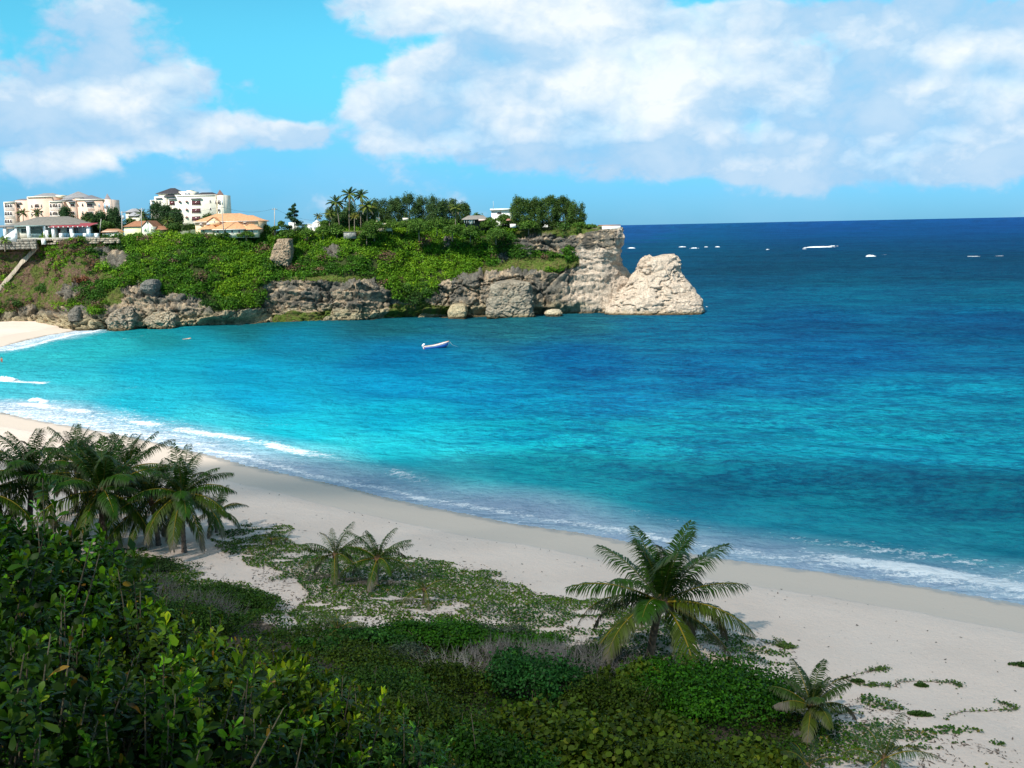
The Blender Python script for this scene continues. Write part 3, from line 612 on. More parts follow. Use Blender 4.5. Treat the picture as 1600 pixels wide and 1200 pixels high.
# ---------------- scrub covering the cliff ----------------
rng=np.random.default_rng(5)
fv=Vc[Fc]; fa=np.linalg.norm(np.cross(fv[:,1]-fv[:,0],fv[:,3]-fv[:,0]),axis=1)
fcn=fv.mean(1); fx,fy,_=proj(fcn); fr=rock[Fc[:,0]]; fg=grass[Fc[:,0]]; fsl=slope[Fc[:,0]]; fb=behind[Fc[:,0]]
far=(fx<-60)
w_=fa*np.where(fr,.0,1)*np.where(fg,.0,1)*np.where(fb,0,1)*np.where(far,.25,1)*(fcn[:,2]>np.where(fx>100,5.2,1.5))
pn=fbm(fcn*.09,3,141)
w1=w_*np.where(fsl,smooth(.46,.56,pn),1)
nb=2500; pick=rng.choice(len(w1),nb,p=w1/w1.sum())
cen=fcn[pick]+nn[Fc[pick,0]]*.2
rad=np.clip(rng.lognormal(.25,.42,nb),.6,3.0)*np.where(fsl[pick],.62,1); rad=np.where(fx[pick]<-60,rad*1.5,rad)
px_=fx[pick];py_=fy[pick]
hue=vn(cen*.07,151)*.6+rng.random(nb)*.4
gi=np.clip((hue-.2)/.6,0,.999)
pal=np.array([(.035,.10,.010),(.055,.15,.010),(.09,.20,.010),(.135,.26,.012)])
gc_=pal[(gi*3.999).astype(int)]
brown=(rng.random(nb)<np.where(fsl[pick],.36,.03)); gc_=np.where(brown[:,None],np.array([.15,.095,.06]),gc_)
V,Fq,c,_p=clumps(cen,np.stack([rad*1.15,rad,rad*.85],1),(rad**2*62+30).astype(int),.40,.8,gc_,rng,zmin=-.5,shell=.6,jit=.85)
scrub=mesh('cliff_scrub',V,[Fq],M['leaf'],col=c); tag(scrub,'tangled green scrub and vines smothering the cliff slope','scrub',kind='stuff')
# low grass on the ledges and dry slope
wg=fa*((fg|fsl)&~fr)*(~far)*1.0; pick=rng.choice(len(wg),16000,p=wg/wg.sum()); q=fcn[pick]+rng.normal(size=(16000,3))*.2
N0=nn[Fc[pick,0]]+rng.normal(size=(16000,3))*.6; N0[:,2]+=.4
V,Fq,kk=leaves(q+np.array([0,0,.15]),N0,rng.uniform(.25,.55,16000),.5,rng,'tri')
kb=(vn(q*.3,161)*.6+rng.random(16000)*.4)[:,None]; cg=np.where(kb>.52,np.array([.17,.14,.05]),np.array([.11,.17,.025]))*(.7+.6*rng.random((16000,1)))
tag(mesh('ledge_grass',V,[Fq],M['leaf'],col=np.repeat(cg,kk,0)),'olive and straw coloured grass on the cliff ledges','grass',kind='stuff')
# separate bushes on the cliff
def bush(px,py,r,col,label,n=5,Yoff=0,z=None,Y=None,npc=240,size=.36,name='bush'):
    rg=np.random.default_rng(int(px*7+py))
    if Y is None: h,_=chit(px,py); h=h+np.array([0,Yoff,0])
    else: h=P(px,py,Y)
    root=empty(name,h,label,'bush')
    cs=rg.normal(size=(n,3))*np.array([.5,.3,.35])*r; rr_=r*rg.uniform(.45,.8,n)
    V,Fq,c,_=clumps(cs,rr_,npc,size,.8,np.tile(col,(n,1))*rg.uniform(.75,1.25,(n,1)),rg)
    mesh('foliage',V,[Fq],M['leaf'],root,col=c)
    mb=MB()
    for k in range(3): mb.tube([(0,.3,-r*.9),tuple(cs[k]*.5+np.array([0,0,-.1*r])),tuple(cs[k])],[.12,.08,.03],5,(.2,.16,.11))
    mb.build('stem',M['bark'],root)
    return root
bush(190,391,2.3,(.035,.085,.018),'dark green bush growing in the tan rock below the small brown-roofed shed')
bush(157,398,1.9,(.04,.10,.018),'dark green bush left of the tan rock patch high on the left slope')
bush(135,392,1.7,(.05,.12,.02),'mid green bush below the right end of the blue railing')
bush(118,470,2.2,(.06,.12,.015),'yellowish green bush low on the slope above the grey boulder')
bush(137,462,2.5,(.06,.13,.02),'leafy bush beside the rusty dry brush low on the left slope')
bush(128,442,2.3,(.17,.07,.035),'rusty brown dry bush low on the left slope')
bush(70,452,2.1,(.045,.11,.018),'green bush in the middle of the left slope')
bush(20,480,2.6,(.04,.10,.018),'dense green bush above the far patch of sand')
bush(165,425,3.0,(.13,.26,.014),'bright lime green bush on the upper left slope',n=7)
bush(180,432,2.4,(.13,.25,.014),'lime green low bush beside the brighter one over the grey boulder')
bush(884,361,2.6,(.045,.10,.015),'round dark bush hanging over the cliff edge under the right group of pines')
bush(848,398,2.3,(.08,.18,.014),'green bush on the grassy ledge between the two rock bands')
bush(865,402,1.9,(.06,.13,.014),'smaller dark bush on the grassy ledge left of the pale cliff')
bush(894,388,1.0,(.03,.07,.015),'tiny round bush in the rock wall left of the pale cliff')
bush(648,470,3.0,(.03,.075,.015),'dark bush hanging lowest over the rocks in the middle of the cliff',n=7)
bush(662,456,3.0,(.045,.11,.015),'dark green bush above the lowest hanging one in the middle of the cliff',n=7)
bush(632,452,2.6,(.06,.13,.02),'olive bush over the rock edge just left of the lowest hanging bush')
bush(332,478,2.8,(.035,.09,.015),'dark bush reaching down to the rocks under the villa',n=7)
bush(402,462,2.4,(.05,.12,.016),'bush hanging beside the left end of the grey rock wall')
# ---------------- trees on the headland ----------------
def trunk_mb(h,r,lean=(0,0),col=(.22,.18,.13),nb=5,rg=None,top=.6,spread=.3):
    mb=MB(); k=6; zz_=np.linspace(-.6,h,k); pts=np.stack([lean[0]*(zz_/h)**2,lean[1]*(zz_/h)**2,zz_],1)
    mb.tube(pts,np.linspace(r*1.25,r*.35,k),7,col)
    for i in range(nb):
        a=rg.uniform(0,6.28); z0=h*rg.uniform(.3,.85); L=h*spread*rg.uniform(.6,1.1)
        p0=np.array([lean[0]*(z0/h)**2,lean[1]*(z0/h)**2,z0]); d=np.array([math.cos(a),math.sin(a),.8])
        mb.tube([p0,p0+d*L*.5,p0+d*L+np.array([0,0,.15*L])],[r*.4,r*.25,r*.1],5,col)
    return mb
def tree(px,pyb,pyt,Y,wpx,kind,label,group=None,col=None,seed=None,cat='tree'):
    rg=np.random.default_rng(int(seed if seed else px*13+pyt)); b=P(px,pyb,Y); b[2]=min(b[2],27.7) if Y>330 else b[2]
    top=P(px,pyt,Y)[2]; h=top-b[2]; w_=wpx*Y/F
    root=empty({'pine':'pine_tree','round':'broadleaf_tree','conifer':'conifer_tree'}[kind],b,label,cat,group)
    col=np.array(col if col else {'pine':(.062,.110,.022),'round':(.06,.13,.016),'conifer':(.03,.075,.032)}[kind])
    if kind=='pine':
        n=52; Z=(.04+.90*rg.random(n)**.9)*h; a=rg.uniform(0,6.28,n); e=np.sin(np.pi*np.clip(Z/h*.8+.14,0,1))**.6
        rr_=w_*.5*e*rg.uniform(.15,1,n)**.6
        cs=np.stack([rr_*np.cos(a),rr_*np.sin(a)*.8,Z],1); rd=np.stack([rg.uniform(.8,1.3,n),rg.uniform(.8,1.3,n),rg.uniform(1.0,1.9,n)],1)*max(h/9,.7)*1.0
        V,Fq,c,_=clumps(cs,rd,230,.36,.5,np.tile(col,(n,1))*rg.uniform(.7,1.45,(n,1)),rg,shell=.25,zmin=-.9,jit=1.2)
        sp_=[]
        for k in range(60):
            z=h*rg.uniform(.5,.92); a1=rg.uniform(0,6.28); r1=w_*.47*np.sin(np.pi*np.clip(z/h*.8+.14,0,1))**.6*rg.uniform(.3,1); L=rg.uniform(.8,1.6)
            t=np.linspace(0,1,14); p=np.stack([r1*math.cos(a1)+t*L*.35*math.cos(a1),r1*math.sin(a1)+t*L*.3*math.sin(a1),z+t*L],1)+rg.normal(size=(14,3))*.12*(1.2-t)[:,None]; sp_.append(p)
        sp_=np.concatenate(sp_); V2,F2,k2=leaves(sp_,rg.normal(size=sp_.shape),.3,.5,rg); c2=np.repeat(np.tile(col*1.15,(len(sp_),1))*rg.uniform(.7,1.3,(len(sp_),1)),k2,0)
        V=np.concatenate([V,V2]); c=np.concatenate([c,c2]); Fq=np.concatenate([Fq,F2+len(V)-len(V2)])
    elif kind=='conifer':
        cs=[];rd=[]
        for k in range(26):
            z=.12+.85*(k/26); r1=w_*.5*(1-z)**.75*rg.uniform(.55,1.1); a=rg.uniform(0,6.28)
            cs.append((r1*.75*math.cos(a),r1*.75*math.sin(a),z*h)); rd.append((max(r1*.55,.35),max(r1*.55,.35),.5))
        V,Fq,c,_=clumps(cs,rd,260,.38,.55,np.tile(col,(26,1))*rg.uniform(.7,1.5,(26,1)),rg,shell=.2,zmin=-.9,jit=1.2)
    else:
        n=12; d=rg.normal(size=(n,3)); d/=np.linalg.norm(d,axis=1)[:,None]; d[:,2]=np.abs(d[:,2])*1.0-.15
        cs=np.array([0,0,h*.40])+d*np.array([w_*.30,w_*.28,h*.30]); rd=rg.uniform(.36,.58,n)*min(w_,h*1.1)*.66
        V,Fq,c,_=clumps(cs,np.stack([rd,rd,rd*.8],1),(rd**2*80+60).astype(int),.38,.8,np.tile(col,(n,1))*rg.uniform(.7,1.35,(n,1)),rg)
    mesh('crown',V,[Fq],M['leaf'],root,col=c)
    trunk_mb(h*.75,max(.12,h*.022),rg=rg,col=(.2,.16,.12)).build('trunk',M['bark'],root)
    return root
g='casuarina pines on the tip of the headland'
for px,t,w_,lb in ((812,309,34,'leftmost of the dark feathery pines near the tip of the headland'),(835,309,32,'second feathery pine from the left near the headland tip, beside the flat white roof'),(858,308,34,'tallest feathery pine in the middle of the headland tip group'),(880,309,32,'feathery pine just right of the tallest one near the headland tip'),(899,316,30,'rightmost tall feathery pine near the headland tip')):
    tree(px,357,t,333+(px%7),w_,'pine',lb,g)
g='casuarina pines in the middle grove'
for px,t,w_,Y,lb in ((596,312,34,352,'leftmost pine of the middle grove, right behind the tall palms'),(618,312,30,350,'low pine second from left in the middle grove'),(641,305,34,351,'spiky topped pine, tallest of the middle grove'),(663,309,32,354,'pine just right of the spiky topped one in the middle grove'),(683,309,32,350,'pine near the right of the middle grove'),(703,311,30,356,'pine behind the lone palm of the middle grove'),(723,318,28,352,'rightmost drooping pine of the middle grove')):
    tree(px,360,t,Y,w_,'pine',lb,g,col=(.05,.095,.028))
tree(461,361,317,338,40,'conifer','tall bluish conifer standing alone left of the white villa')
g='dark feathery trees behind the tall palms'
for px,t,w_,Y,lb in ((524,324,30,342,'dark tree filling the gap behind the bent thin palm trunk'),(551,316,34,344,'dark tree behind the bare pale trunk of the tallest palm'),(577,318,30,343,'dark tree between the tall palms and the middle grove'),(537,334,34,339,'lower dark tree between the bent palm and the tallest palm'),(565,334,34,340,'lower dark tree right of the trunk of the tallest palm')):
    tree(px,364,t,Y,w_,'pine',lb,g,col=(.055,.105,.028))
g='trees in front of the pink apartment building'
for px,b,t,w_,Y,k,lb in ((107,362,325,24,345,'pine','feathery tree covering the middle of the pink building'),(122,363,334,24,343,'round','round tree right of the feathery one below the pink building'),(140,363,334,22,346,'pine','tree under the pink building just left of the leaning pole'),(158,363,331,24,348,'pine','tree under the corner turret of the pink building'),(180,363,325,26,350,'pine','dark feathery tree just right of the pink building turret'),(168,363,338,22,342,'round','low round tree above the small brown-roofed shed'),(205,362,334,22,356,'round','tree between the two poles in front of the small grey-roofed house')):
    tree(px,b,t,Y,w_,k,lb,g,col=(.06,.125,.025) if k=='round' else (.045,.095,.032))
g='trees in front of the white apartment building'
for px,b,t,w_,Y,k,lb in ((228,362,330,22,352,'round','tree behind the yellow house, left of the white building'),(247,362,318,20,354,'pine','thin feathery tree in front of the left corner of the white building'),(262,364,322,22,350,'pine','feathery tree covering the left windows of the white building'),(277,364,328,20,347,'pine','feathery tree beside the round awnings of the white building'),(270,366,345,30,340,'round','low tree below the feathery ones at the foot of the white building'),(297,366,347,22,338,'round','round dark tree touching the left wall of the orange-roofed villa'),(326,345,326,26,352,'round','round crown rising behind the orange roof of the villa')):
    tree(px,b,t,Y,w_,k,lb,g,col=(.05,.105,.02) if k=='round' else (.04,.085,.028))
for px,b,t,w_,Y,lb in ((508,366,338,18,339,'low dark tree left of the tall palm group'),(812,360,340,26,341,'low bushy tree filling the foot of the leftmost pine near the tip'),(868,359,345,30,341,'low bushy tree at the feet of the tallest pine near the tip'),(893,359,342,24,341,'low bushy tree at the feet of the rightmost pines near the tip'),(840,359,343,24,342,'low bushy tree at the foot of the second pine near the tip'),(600,362,340,34,346,'low tree at the foot of the leftmost pine of the middle grove'),(650,362,338,40,346,'wide low tree under the spiky topped pine of the middle grove'),(700,362,338,34,347,'wide low tree under the right pines of the middle grove'),(440,362,340,12,345,'small dark tree beside the pole right of the villa'),(415,363,350,18,342,'low dark tree at the right end of the villa'),(430,364,352,20,336,'low bush-like tree at the foot of the lone pole'),
  (505,372,347,22,330,'yellow green tree right of the white villa'),(527,374,346,26,330,'bushy tree in front of the palm trunks'),(585,374,341,34,328,'broad tree right of the tall palms over the stone wall'),(573,380,355,26,326,'low tree in front of the tall palm trunks'),(613,364,340,24,334,'squat clipped tree beside the pale wall'),(636,362,338,30,333,'rounded clipped tree in the middle of the green lawn edge'),
  (655,374,339,34,328,'large dense tree left of the lone palm'),(683,366,336,34,330,'tallest dense tree directly below the pines of the middle grove'),(707,374,346,34,328,'dense tree under the lone palm'),(735,376,350,34,327,'wide tree below the house with the grey roof'),(765,366,334,26,334,'tree right of the grey-roofed house'),(787,360,330,26,340,'low tree under the flat white roof'),(775,380,352,30,326,'broad tree at the shoulder of the slope left of the upper rock band'),(745,352,331,26,345,'low dark crown behind the grey-roofed house'),
  (826,364,341,24,331,'yellow green bushy tree in front of the right pine group'),(905,360,345,22,333,'low bush-like tree right of the pines near the headland tip'),(922,360,348,26,331,'low dark tree closest to the white wall on the tip'),(480,372,356,30,331,'low hedge-like tree in front of the white villa'),(450,374,356,28,331,'low tree in front of the lone conifer'),(350,374,362,34,329,'low leafy tree under the front wall of the villa'),(385,374,360,34,329,'low leafy tree at the right front of the villa')):
    tree(px,b,t,Y,w_,'round',lb,'broadleaf trees along the headland top',col=(.075,.15,.02) if px in (505,527,826,480,636,613) else (.065,.135,.018))
# ---------------- palms ----------------
def frond_geo(L,el0,az_,droop,rg,wf=.22,npair=38,sag=.55,green=(.035,.075,.014),rach=(.22,.20,.03),tipc=None,tipf=0.,segs=2,lw=.035):
    n=26; s=np.linspace(0,1,n); e=el0-droop*s**1.35; ds=L/(n-1)
    a=az_+rg.normal()*.12*s
    d=np.stack([np.cos(e)*np.cos(a),np.cos(e)*np.sin(a),np.sin(e)],1)
    p=np.concatenate([[[0,0,0]],np.cumsum(d[:-1]*ds,0)]);
    V=[];Fl=[];Cc=[]; nv=0
    ss_=np.repeat(np.linspace(.13,1,npair),2); side=np.tile([1,-1],npair).astype(float); m=len(ss_)
    ss_=np.clip(ss_+rg.normal(size=m)*.006,0,1)
    pp=np.stack([np.interp(ss_,s,p[:,k]) for k in range(3)],1); dd=np.stack([np.interp(ss_,s,d[:,k]) for k in range(3)],1)
    sd_=np.cross(dd,np.array([0,0,1.])); sd_/=np.linalg.norm(sd_,axis=1)[:,None]+1e-6
    up=np.cross(sd_,dd)
    ll=L*wf*np.interp(ss_,[0,.13,.35,.7,.92,1],[.3,.55,1,.95,.6,.35])*rg.uniform(.85,1.1,m)
    fw=np.interp(ss_,[0,.5,1],[.35,.55,1.3])
    l0=sd_*side[:,None]+dd*fw[:,None]+up*.25; l0/=np.linalg.norm(l0,axis=1)[:,None]
    g=np.array([0,0,-1.]); sg=sag*rg.uniform(.7,1.3,m)[:,None]
    l1=l0+g*sg*.7; l1/=np.linalg.norm(l1,axis=1)[:,None]; l2=l0+g*sg*2.2; l2/=np.linalg.norm(l2,axis=1)[:,None]
    wv=dd-l0*(dd*l0).sum(1)[:,None]; wv/=np.linalg.norm(wv,axis=1)[:,None]+1e-6; wv*=(lw*L/4.5)*1.08
    q0=pp;q1=pp+l1*ll[:,None]*.5;q2=q1+l2*ll[:,None]*.5
    V=np.stack([q0-wv*.5,q0+wv*.5,q1-wv,q1+wv,q2],1).reshape(-1,3); i=np.arange(m)*5
    F4=np.stack([i,i+1,i+3,i+2],1); F3=np.stack([i+2,i+3,i+4],1)
    col=np.array(green)*rg.uniform(.75,1.3,(m,1))
    if tipc is not None:
        k=smooth(1-tipf-.15,1-tipf+.15,ss_+rg.normal(size=m)*.05)[:,None]; col=col*(1-k)+np.array(tipc)*k
    cl=np.repeat(col,5,0)
    if tipc is not None: cl[4::5]=cl[4::5]*.5+np.array(tipc)*.5
    mb=MB(); mb.V=[V];mb.c=[cl];mb.F={4:[F4],3:[F3]};mb.n=len(V)
    rc=np.array(rach); rcol=np.stack([rc*(1-.4*s[k]) for k in range(n)])[::3]
    mb.tube(p[::3],np.linspace(.06,.012,len(p[::3]))*L/4.5,4,rcol,cap=False)
    return mb
def palm(base,crown,L,nf,label,seed,group=None,dead=3,trunk_r=.16,npair=38,el=(1.35,-.75),green=(.024,.070,.003),name='palm_tree',wf=.255,tipc=(.20,.17,.13),parts=True,wind=0.,yellow=.35,nuts=False,lw=.038,sag=.8,tc=(.20,.16,.12)):
    rg=np.random.default_rng(seed); base=np.asarray(base,float); root=empty(name,base,label,'palm tree',group)
    top=np.asarray(crown,float)-base; h=top[2]
    mb=MB(); k=9 if h<6 else 14; t=np.linspace(-.05,1,k); pts=np.stack([top[0]*t**1.6*np.sign(t+.06),top[1]*t**1.6*np.sign(t+.06),top[2]*t],1); pts=np.nan_to_num(pts); pts[0,:2]=0
    rad=trunk_r*np.interp(t,[-.05,0,.12,.85,1],[1.5,1.45,1.0,.8,1.15])
    rings=np.linspace(0,1,k*4); pts2=np.stack([np.interp(rings*(k-1),np.arange(k),pts[:,q]) for q in range(3)],1); rad2=np.interp(rings*(k-1),np.arange(k),rad)*(1+.05*((np.arange(k*4)%2)*2-1))
    mb.tube(pts2,rad2,9,np.stack([np.array(tc)*(.75+.5*rg.random()) for _ in range(k*4)]))
    mb.build('trunk',M['bark'],root,True)
    allm=[]
    for i in range(nf):
        u=(i+.5)/nf; a=i*2.39996+rg.normal()*.32
        e=el[0]*(1-u)**.75+el[1]*u**1.3+rg.normal()*.11; Lf=L*rg.uniform(.85,1.08)*(.72+.28*min(1,3*u)) 
        low=u>1-dead/nf
        gr=np.array(green)*(1+.5*u); 
        if u>.6: gr=gr*(1-yellow*.8)+np.array([.11,.115,.010])*yellow*.8
        m_=frond_geo(Lf,e,a+wind*(1-u)*math.sin(a),(.62+.75*u)*rg.uniform(.75,1.25) if e>-.3 else .6,rg,wf=wf,npair=npair,sag=sag*(.6+.9*u),green=gr,rach=(.40,.30,.03) if u>.4 else (.16,.18,.03),tipc=np.array(tipc),tipf=.0+(.28 if low else (.12 if u>.7 else -.3)),lw=lw)
        V=np.concatenate(m_.V)+top+np.array([math.cos(a),math.sin(a),0])*trunk_r*.5
        m_.V=[V]; m_.c=[np.concatenate(m_.c)]
        if parts: 
            ob=m_.build('frond',M['frond'],root)
            if low: ob['label']='yellowing frond with grey dried tip'
        else: allm.append(m_)
    if not parts:
        mb=MB()
        for m_ in allm:
            mb.V+=m_.V; mb.c+=m_.c
            for kk,v in m_.F.items(): mb.F.setdefault(kk,[]).extend([f+mb.n for f in v])
            mb.n+=sum(len(v) for v in m_.V)
        mb.build('crown',M['leaf'],root)
    # fibrous crown base
    cb=MB(); cb.tube([top-[0,0,.5*L/5],top,top+[0,0,.45*L/5]],[trunk_r*1.1,trunk_r*1.7,trunk_r*.6],8,(.22,.13,.07)); cb.build('crown_base',M['bark'],root,True)
    if nuts:
        for q in range(nuts):
            a=rg.uniform(0,6.28); c0=top+np.array([math.cos(a)*.32,math.sin(a)*.32,-.35-.15*rg.random()])
            nb_=MB(); t_=np.linspace(-1,1,7); nb_.tube(c0+np.stack([t_*0,t_*0,t_*.15],1),.13*np.sqrt(np.clip(1-t_**2,.02,1)),8,(.30,.20,.04)); nb_.build('coconut',M['plain'],root,True)
    return root
def farpalm(px,pyb,pyc,Y,L,label,seed,**k):
    b=P(px,pyb,Y); b[2]=min(b[2],27.8); c=P(px+k.pop('dx',0),pyc,Y)
    return palm(b,c,L,k.pop('nf',20),label,seed,npair=20,parts=False,lw=k.pop('lw',.16),group=k.pop('group','palms on the headland top'),green=k.pop('green',(.05,.10,.018)),**k)
farpalm(546,362,304,334,3.5,'tallest palm of the headland with a bare pale trunk',1,yellow=.5)
farpalm(564,362,306,337,3.4,'tall palm just right of the tallest one',2,yellow=.5)
farpalm(531,362,316,332,3.4,'palm with a bent thin trunk left of the tallest one',3,dx=-6,yellow=.5)
farpalm(574,362,322,331,3.6,'yellow green palm right of the tall pair',4,green=(.10,.15,.02),yellow=.7)
farpalm(554,362,338,330,1.9,'short orange-tinged palm between the tall trunks',5,green=(.15,.15,.02),yellow=.9)
farpalm(497,364,338,331,1.8,'small yellowish palm in front of the white villa',6,green=(.11,.13,.03),yellow=.8)
farpalm(515,364,334,333,2.4,'yellow green palm left of the tall palm group',7,green=(.10,.15,.02),yellow=.6)
farpalm(712,360,325,328,2.7,'lone palm at the right end of the middle grove',8,green=(.09,.14,.02),yellow=.6)
farpalm(36,350,333,345,2.4,'left palm behind the ridge of the grey hipped roof',9,green=(.05,.09,.02))
farpalm(58,350,332,345,2.4,'right palm behind the ridge of the grey hipped roof',10,green=(.03,.07,.02))
farpalm(135,363,345,341,2.2,'palm among trees below the pink building',11)
farpalm(222,362,334,351,2.6,'palm behind the yellow house ridge',12,green=(.03,.08,.02))
farpalm(262,364,345,343,2.6,'palm at the foot of the white building',13)
farpalm(281,366,352,341,2.4,'low spreading palm right of the yellow house',14)
farpalm(8,392,375,322,2.2,'short bright green palm left of the white garden stairs',15,green=(.10,.2,.02))
# ---------------- buildings ----------------
class Bd:
    """building drawn as a front elevation at distance Y; u,v are picture-plane metres turned into world X,Z"""
    def __init__(s,name,px,pyb,Y,label,cat='building'):
        b=P(px,pyb,Y); b[2]=min(b[2],27.3); s.o=b; s.Y=Y; s.root=empty(name,b,label,cat)
    def w(s,px,py,dy=0): p=P(px,py,s.Y); return np.array([p[0],p[1]+dy,p[2]])-s.o
    def rect(s,x0,y0,x1,y1):
        a=s.w((x0+x1)/2,(y0+y1)/2); k=s.Y/F; hx=(x1-x0)/2*k; hz=(y1-y0)/2*k
        return a[0]-hx,a[0]+hx,a[2]-hz,a[2]+hz
    def block(s,name,x0,y0,x1,y1,dy,dep,col,mat='paint',ground=False,label=None,parent=None):
        X0,X1,Z0,Z1=s.rect(x0,y0,x1,y1); 
        if ground: Z0=-.8
        mb=MB(); mb.box((X0,dy,Z0),(X1,dy+dep,Z1),col); o=mb.build(name,M[mat],parent or s.root)
        if label: o['label']=label
        return o
    def hip(s,x0,x1,ye,rx0,rx1,yr,dy,dep,col,over=.0,label=None,name='roof',th=.25):
        X0,X1,_,Ze=s.rect(x0,ye,x1,ye+1); R0,R1,_,Zr=s.rect(rx0,yr,rx1,yr+1)
        if R1-R0<.3: R0-=.1;R1+=.1
        y0,y1=dy,dy+dep; ym=(y0+y1)/2
        mb=MB(); V=[(X0,y0,Ze),(X1,y0,Ze),(X1,y1,Ze),(X0,y1,Ze),(R0,ym,Zr),(R1,ym,Zr)]
        mb.add(V,[[[0,1,5,4],[2,3,4,5]],[[1,2,5],[3,0,4]]],col)
        mb.box((X0-.02,y0-.02,Ze-th),(X1+.02,y1+.02,Ze-.01),np.array(col)*.9+.08)
        o=mb.build(name,M['roof'],s.root); 
        if label:o['label']=label
        return o
    def window(s,x,y,w_,h_,dy,arch=False,frame=(.8,.75,.7),pane=(.06,.035,.035),awn=None,mull=True):
        X0,X1,Z0,Z1=s.rect(x-w_/2,y-h_/2,x+w_/2,y+h_/2); t=.13
        mb=MB()
        mb.box((X0-t,dy-.10,Z0-t),(X1+t,dy+.1,Z0),frame); mb.box((X0-t,dy-.10,Z1),(X1+t,dy+.1,Z1+t),frame)
        mb.box((X0-t,dy-.10,Z0),(X0,dy+.1,Z1),frame); mb.box((X1,dy-.10,Z0),(X1+t,dy+.1,Z1),frame)
        if mull and X1-X0>1.2:
            nm=int((X1-X0)/1.0)
            for k in range(1,nm+1):
                xx=X0+(X1-X0)*k/(nm+1); mb.box((xx-.03,dy-.07,Z0),(xx+.03,dy+.1,Z1),np.array(pane)*2.5)
        f=mb.build('window',M['paint'],s.root)
        pb=MB()
        if arch:
            hw=(X1-X0)/2; xc=(X0+X1)/2; zc=Z1-hw*.7; pl=[(X0,Z0),(X1,Z0)]+[(xc+hw*math.cos(a),zc+hw*.7*math.sin(a)) for a in np.linspace(0,math.pi,7)]; pb.prism(pl,dy-.04,dy+.05,pane)
        else: pb.box((X0,dy-.04,Z0),(X1,dy+.05,Z1),pane)
        pb.build('pane',M['glass'],f)
        if awn:
            hw=(X1-X0)/2+.25; xc=(X0+X1)/2; ab=MB(); n=8; V=[(xc,dy-.05,Z1+.5)]; 
            for a in np.linspace(0,math.pi,n): V.append((xc+hw*math.cos(a),dy-.05-.9*math.sin(a),Z1-.15))
            V.append((xc,dy-.05,Z1-.15)); ab.add(V,[[[0,k,k+1] for k in range(1,n)]],awn); ab.build('awning',M['plain'],f)
        return f
    def rail(s,x0,x1,y0,y1,dy,col=(.85,.82,.8),n=None,parent=None,name='railing'):
        X0,X1,Z0,Z1=s.rect(x0,y0,x1,y1); mb=MB(); mb.box((X0,dy-.06,Z1-.1),(X1,dy+.06,Z1),col); mb.box((X0,dy-.06,Z0),(X1,dy+.06,Z0+.08),col)
        for xx in np.linspace(X0+.05,X1-.05,n or max(3,int((X1-X0)/.35))): mb.box((xx-.04,dy-.04,Z0+.08),(xx+.04,dy+.04,Z1-.1),col)
        return mb.build(name,M['paint'],s.root)
    def cone(s,x,ye,ya,rpx,dyc,col,n=8):
        a=s.w(x,ye,dyc); z1=s.w(x,ya)[2]; r=rpx*s.Y/F; mb=MB()
        V=[(a[0]+r*math.cos(t),a[1]+r*math.sin(t),a[2]) for t in np.arange(n)*2*math.pi/n]+[(a[0],a[1],z1)]
        mb.add(V,[[[k,(k+1)%n,n] for k in range(n)],np.arange(n)[None]],col); return mb.build('turret_roof',M['roof'],s.root)
    def turret(s,x,y0,rpx,dyc,col,n=8):
        a=s.w(x,y0,dyc); r=rpx*s.Y/F; mb=MB(); mb.tube([(a[0],a[1],-.8),(a[0],a[1],a[2])],r,n,col); return mb.build('turret',M['paint'],s.root)
slate=(.20,.19,.20)
def arches(b,xs_,y,w_,h_,dy): 
    for x in xs_: b.window(x,y,w_,h_,dy,arch=True,pane=(.10,.07,.08))
pk=(.80,.54,.42); pk2=(.82,.62,.51); cream=(.86,.78,.66)
b=Bd('apartment_building',92,352,400,'long pink apartment building with grey hipped roofs and arched balconies')
b.block('wall',10,316,26,350,-1.5,10,pk2,ground=True); b.block('wall',25.5,314,47,350,0,12,pk,ground=True)
b.block('wall',46,308,84,350,-1,14,pk,ground=True); b.block('wall',82,315,101,350,-2.2,12,pk2,ground=True)
b.block('wall',100,312,119,350,0,12,pk,ground=True); b.block('wall',118,312.5,160,350,.6,12,pk,ground=True); b.block('wall',155,312.3,172,350,1.2,9,pk2,ground=True)
b.block('cornice',45.3,307,85,308.5,-1.4,14.6,cream); b.block('cornice',9.3,315.6,26.3,317,-1.9,10.6,cream); b.block('cornice',117.5,311.3,161,312.6,.2,12.6,cream); b.block('cornice',81.3,314.4,101.6,315.8,-2.6,12,cream)
b.hip(19,36,313,24,31,310,1,8,slate); b.hip(47,83,307,58,72,301,0,12,(.30,.29,.29)); b.hip(93,124,308,106,108,298,3,12,(.30,.29,.29)); b.hip(119,147,311.8,130,132,304,1.5,11,slate)
b.hip(82,100,315,87,95,312.5,-1.8,4,slate); b.hip(96,113,312,101,108,308.4,-.5,5,(.27,.26,.27)); b.hip(10,22,316,14,18,314.4,-1.2,4,slate)
b.block('attic_wall',93,308,124,313,3.2,11,cream); b.block('attic_wall',82,304.5,92,309,3,6,(.85,.72,.5),label='small yellow roof turret')
b.hip(107,118,315,110,115,312,-.8,3,slate); b.hip(133,146,315,137,142,312.3,-.5,3,slate); b.hip(26,34,317,28,32,314.6,-.5,2,slate)
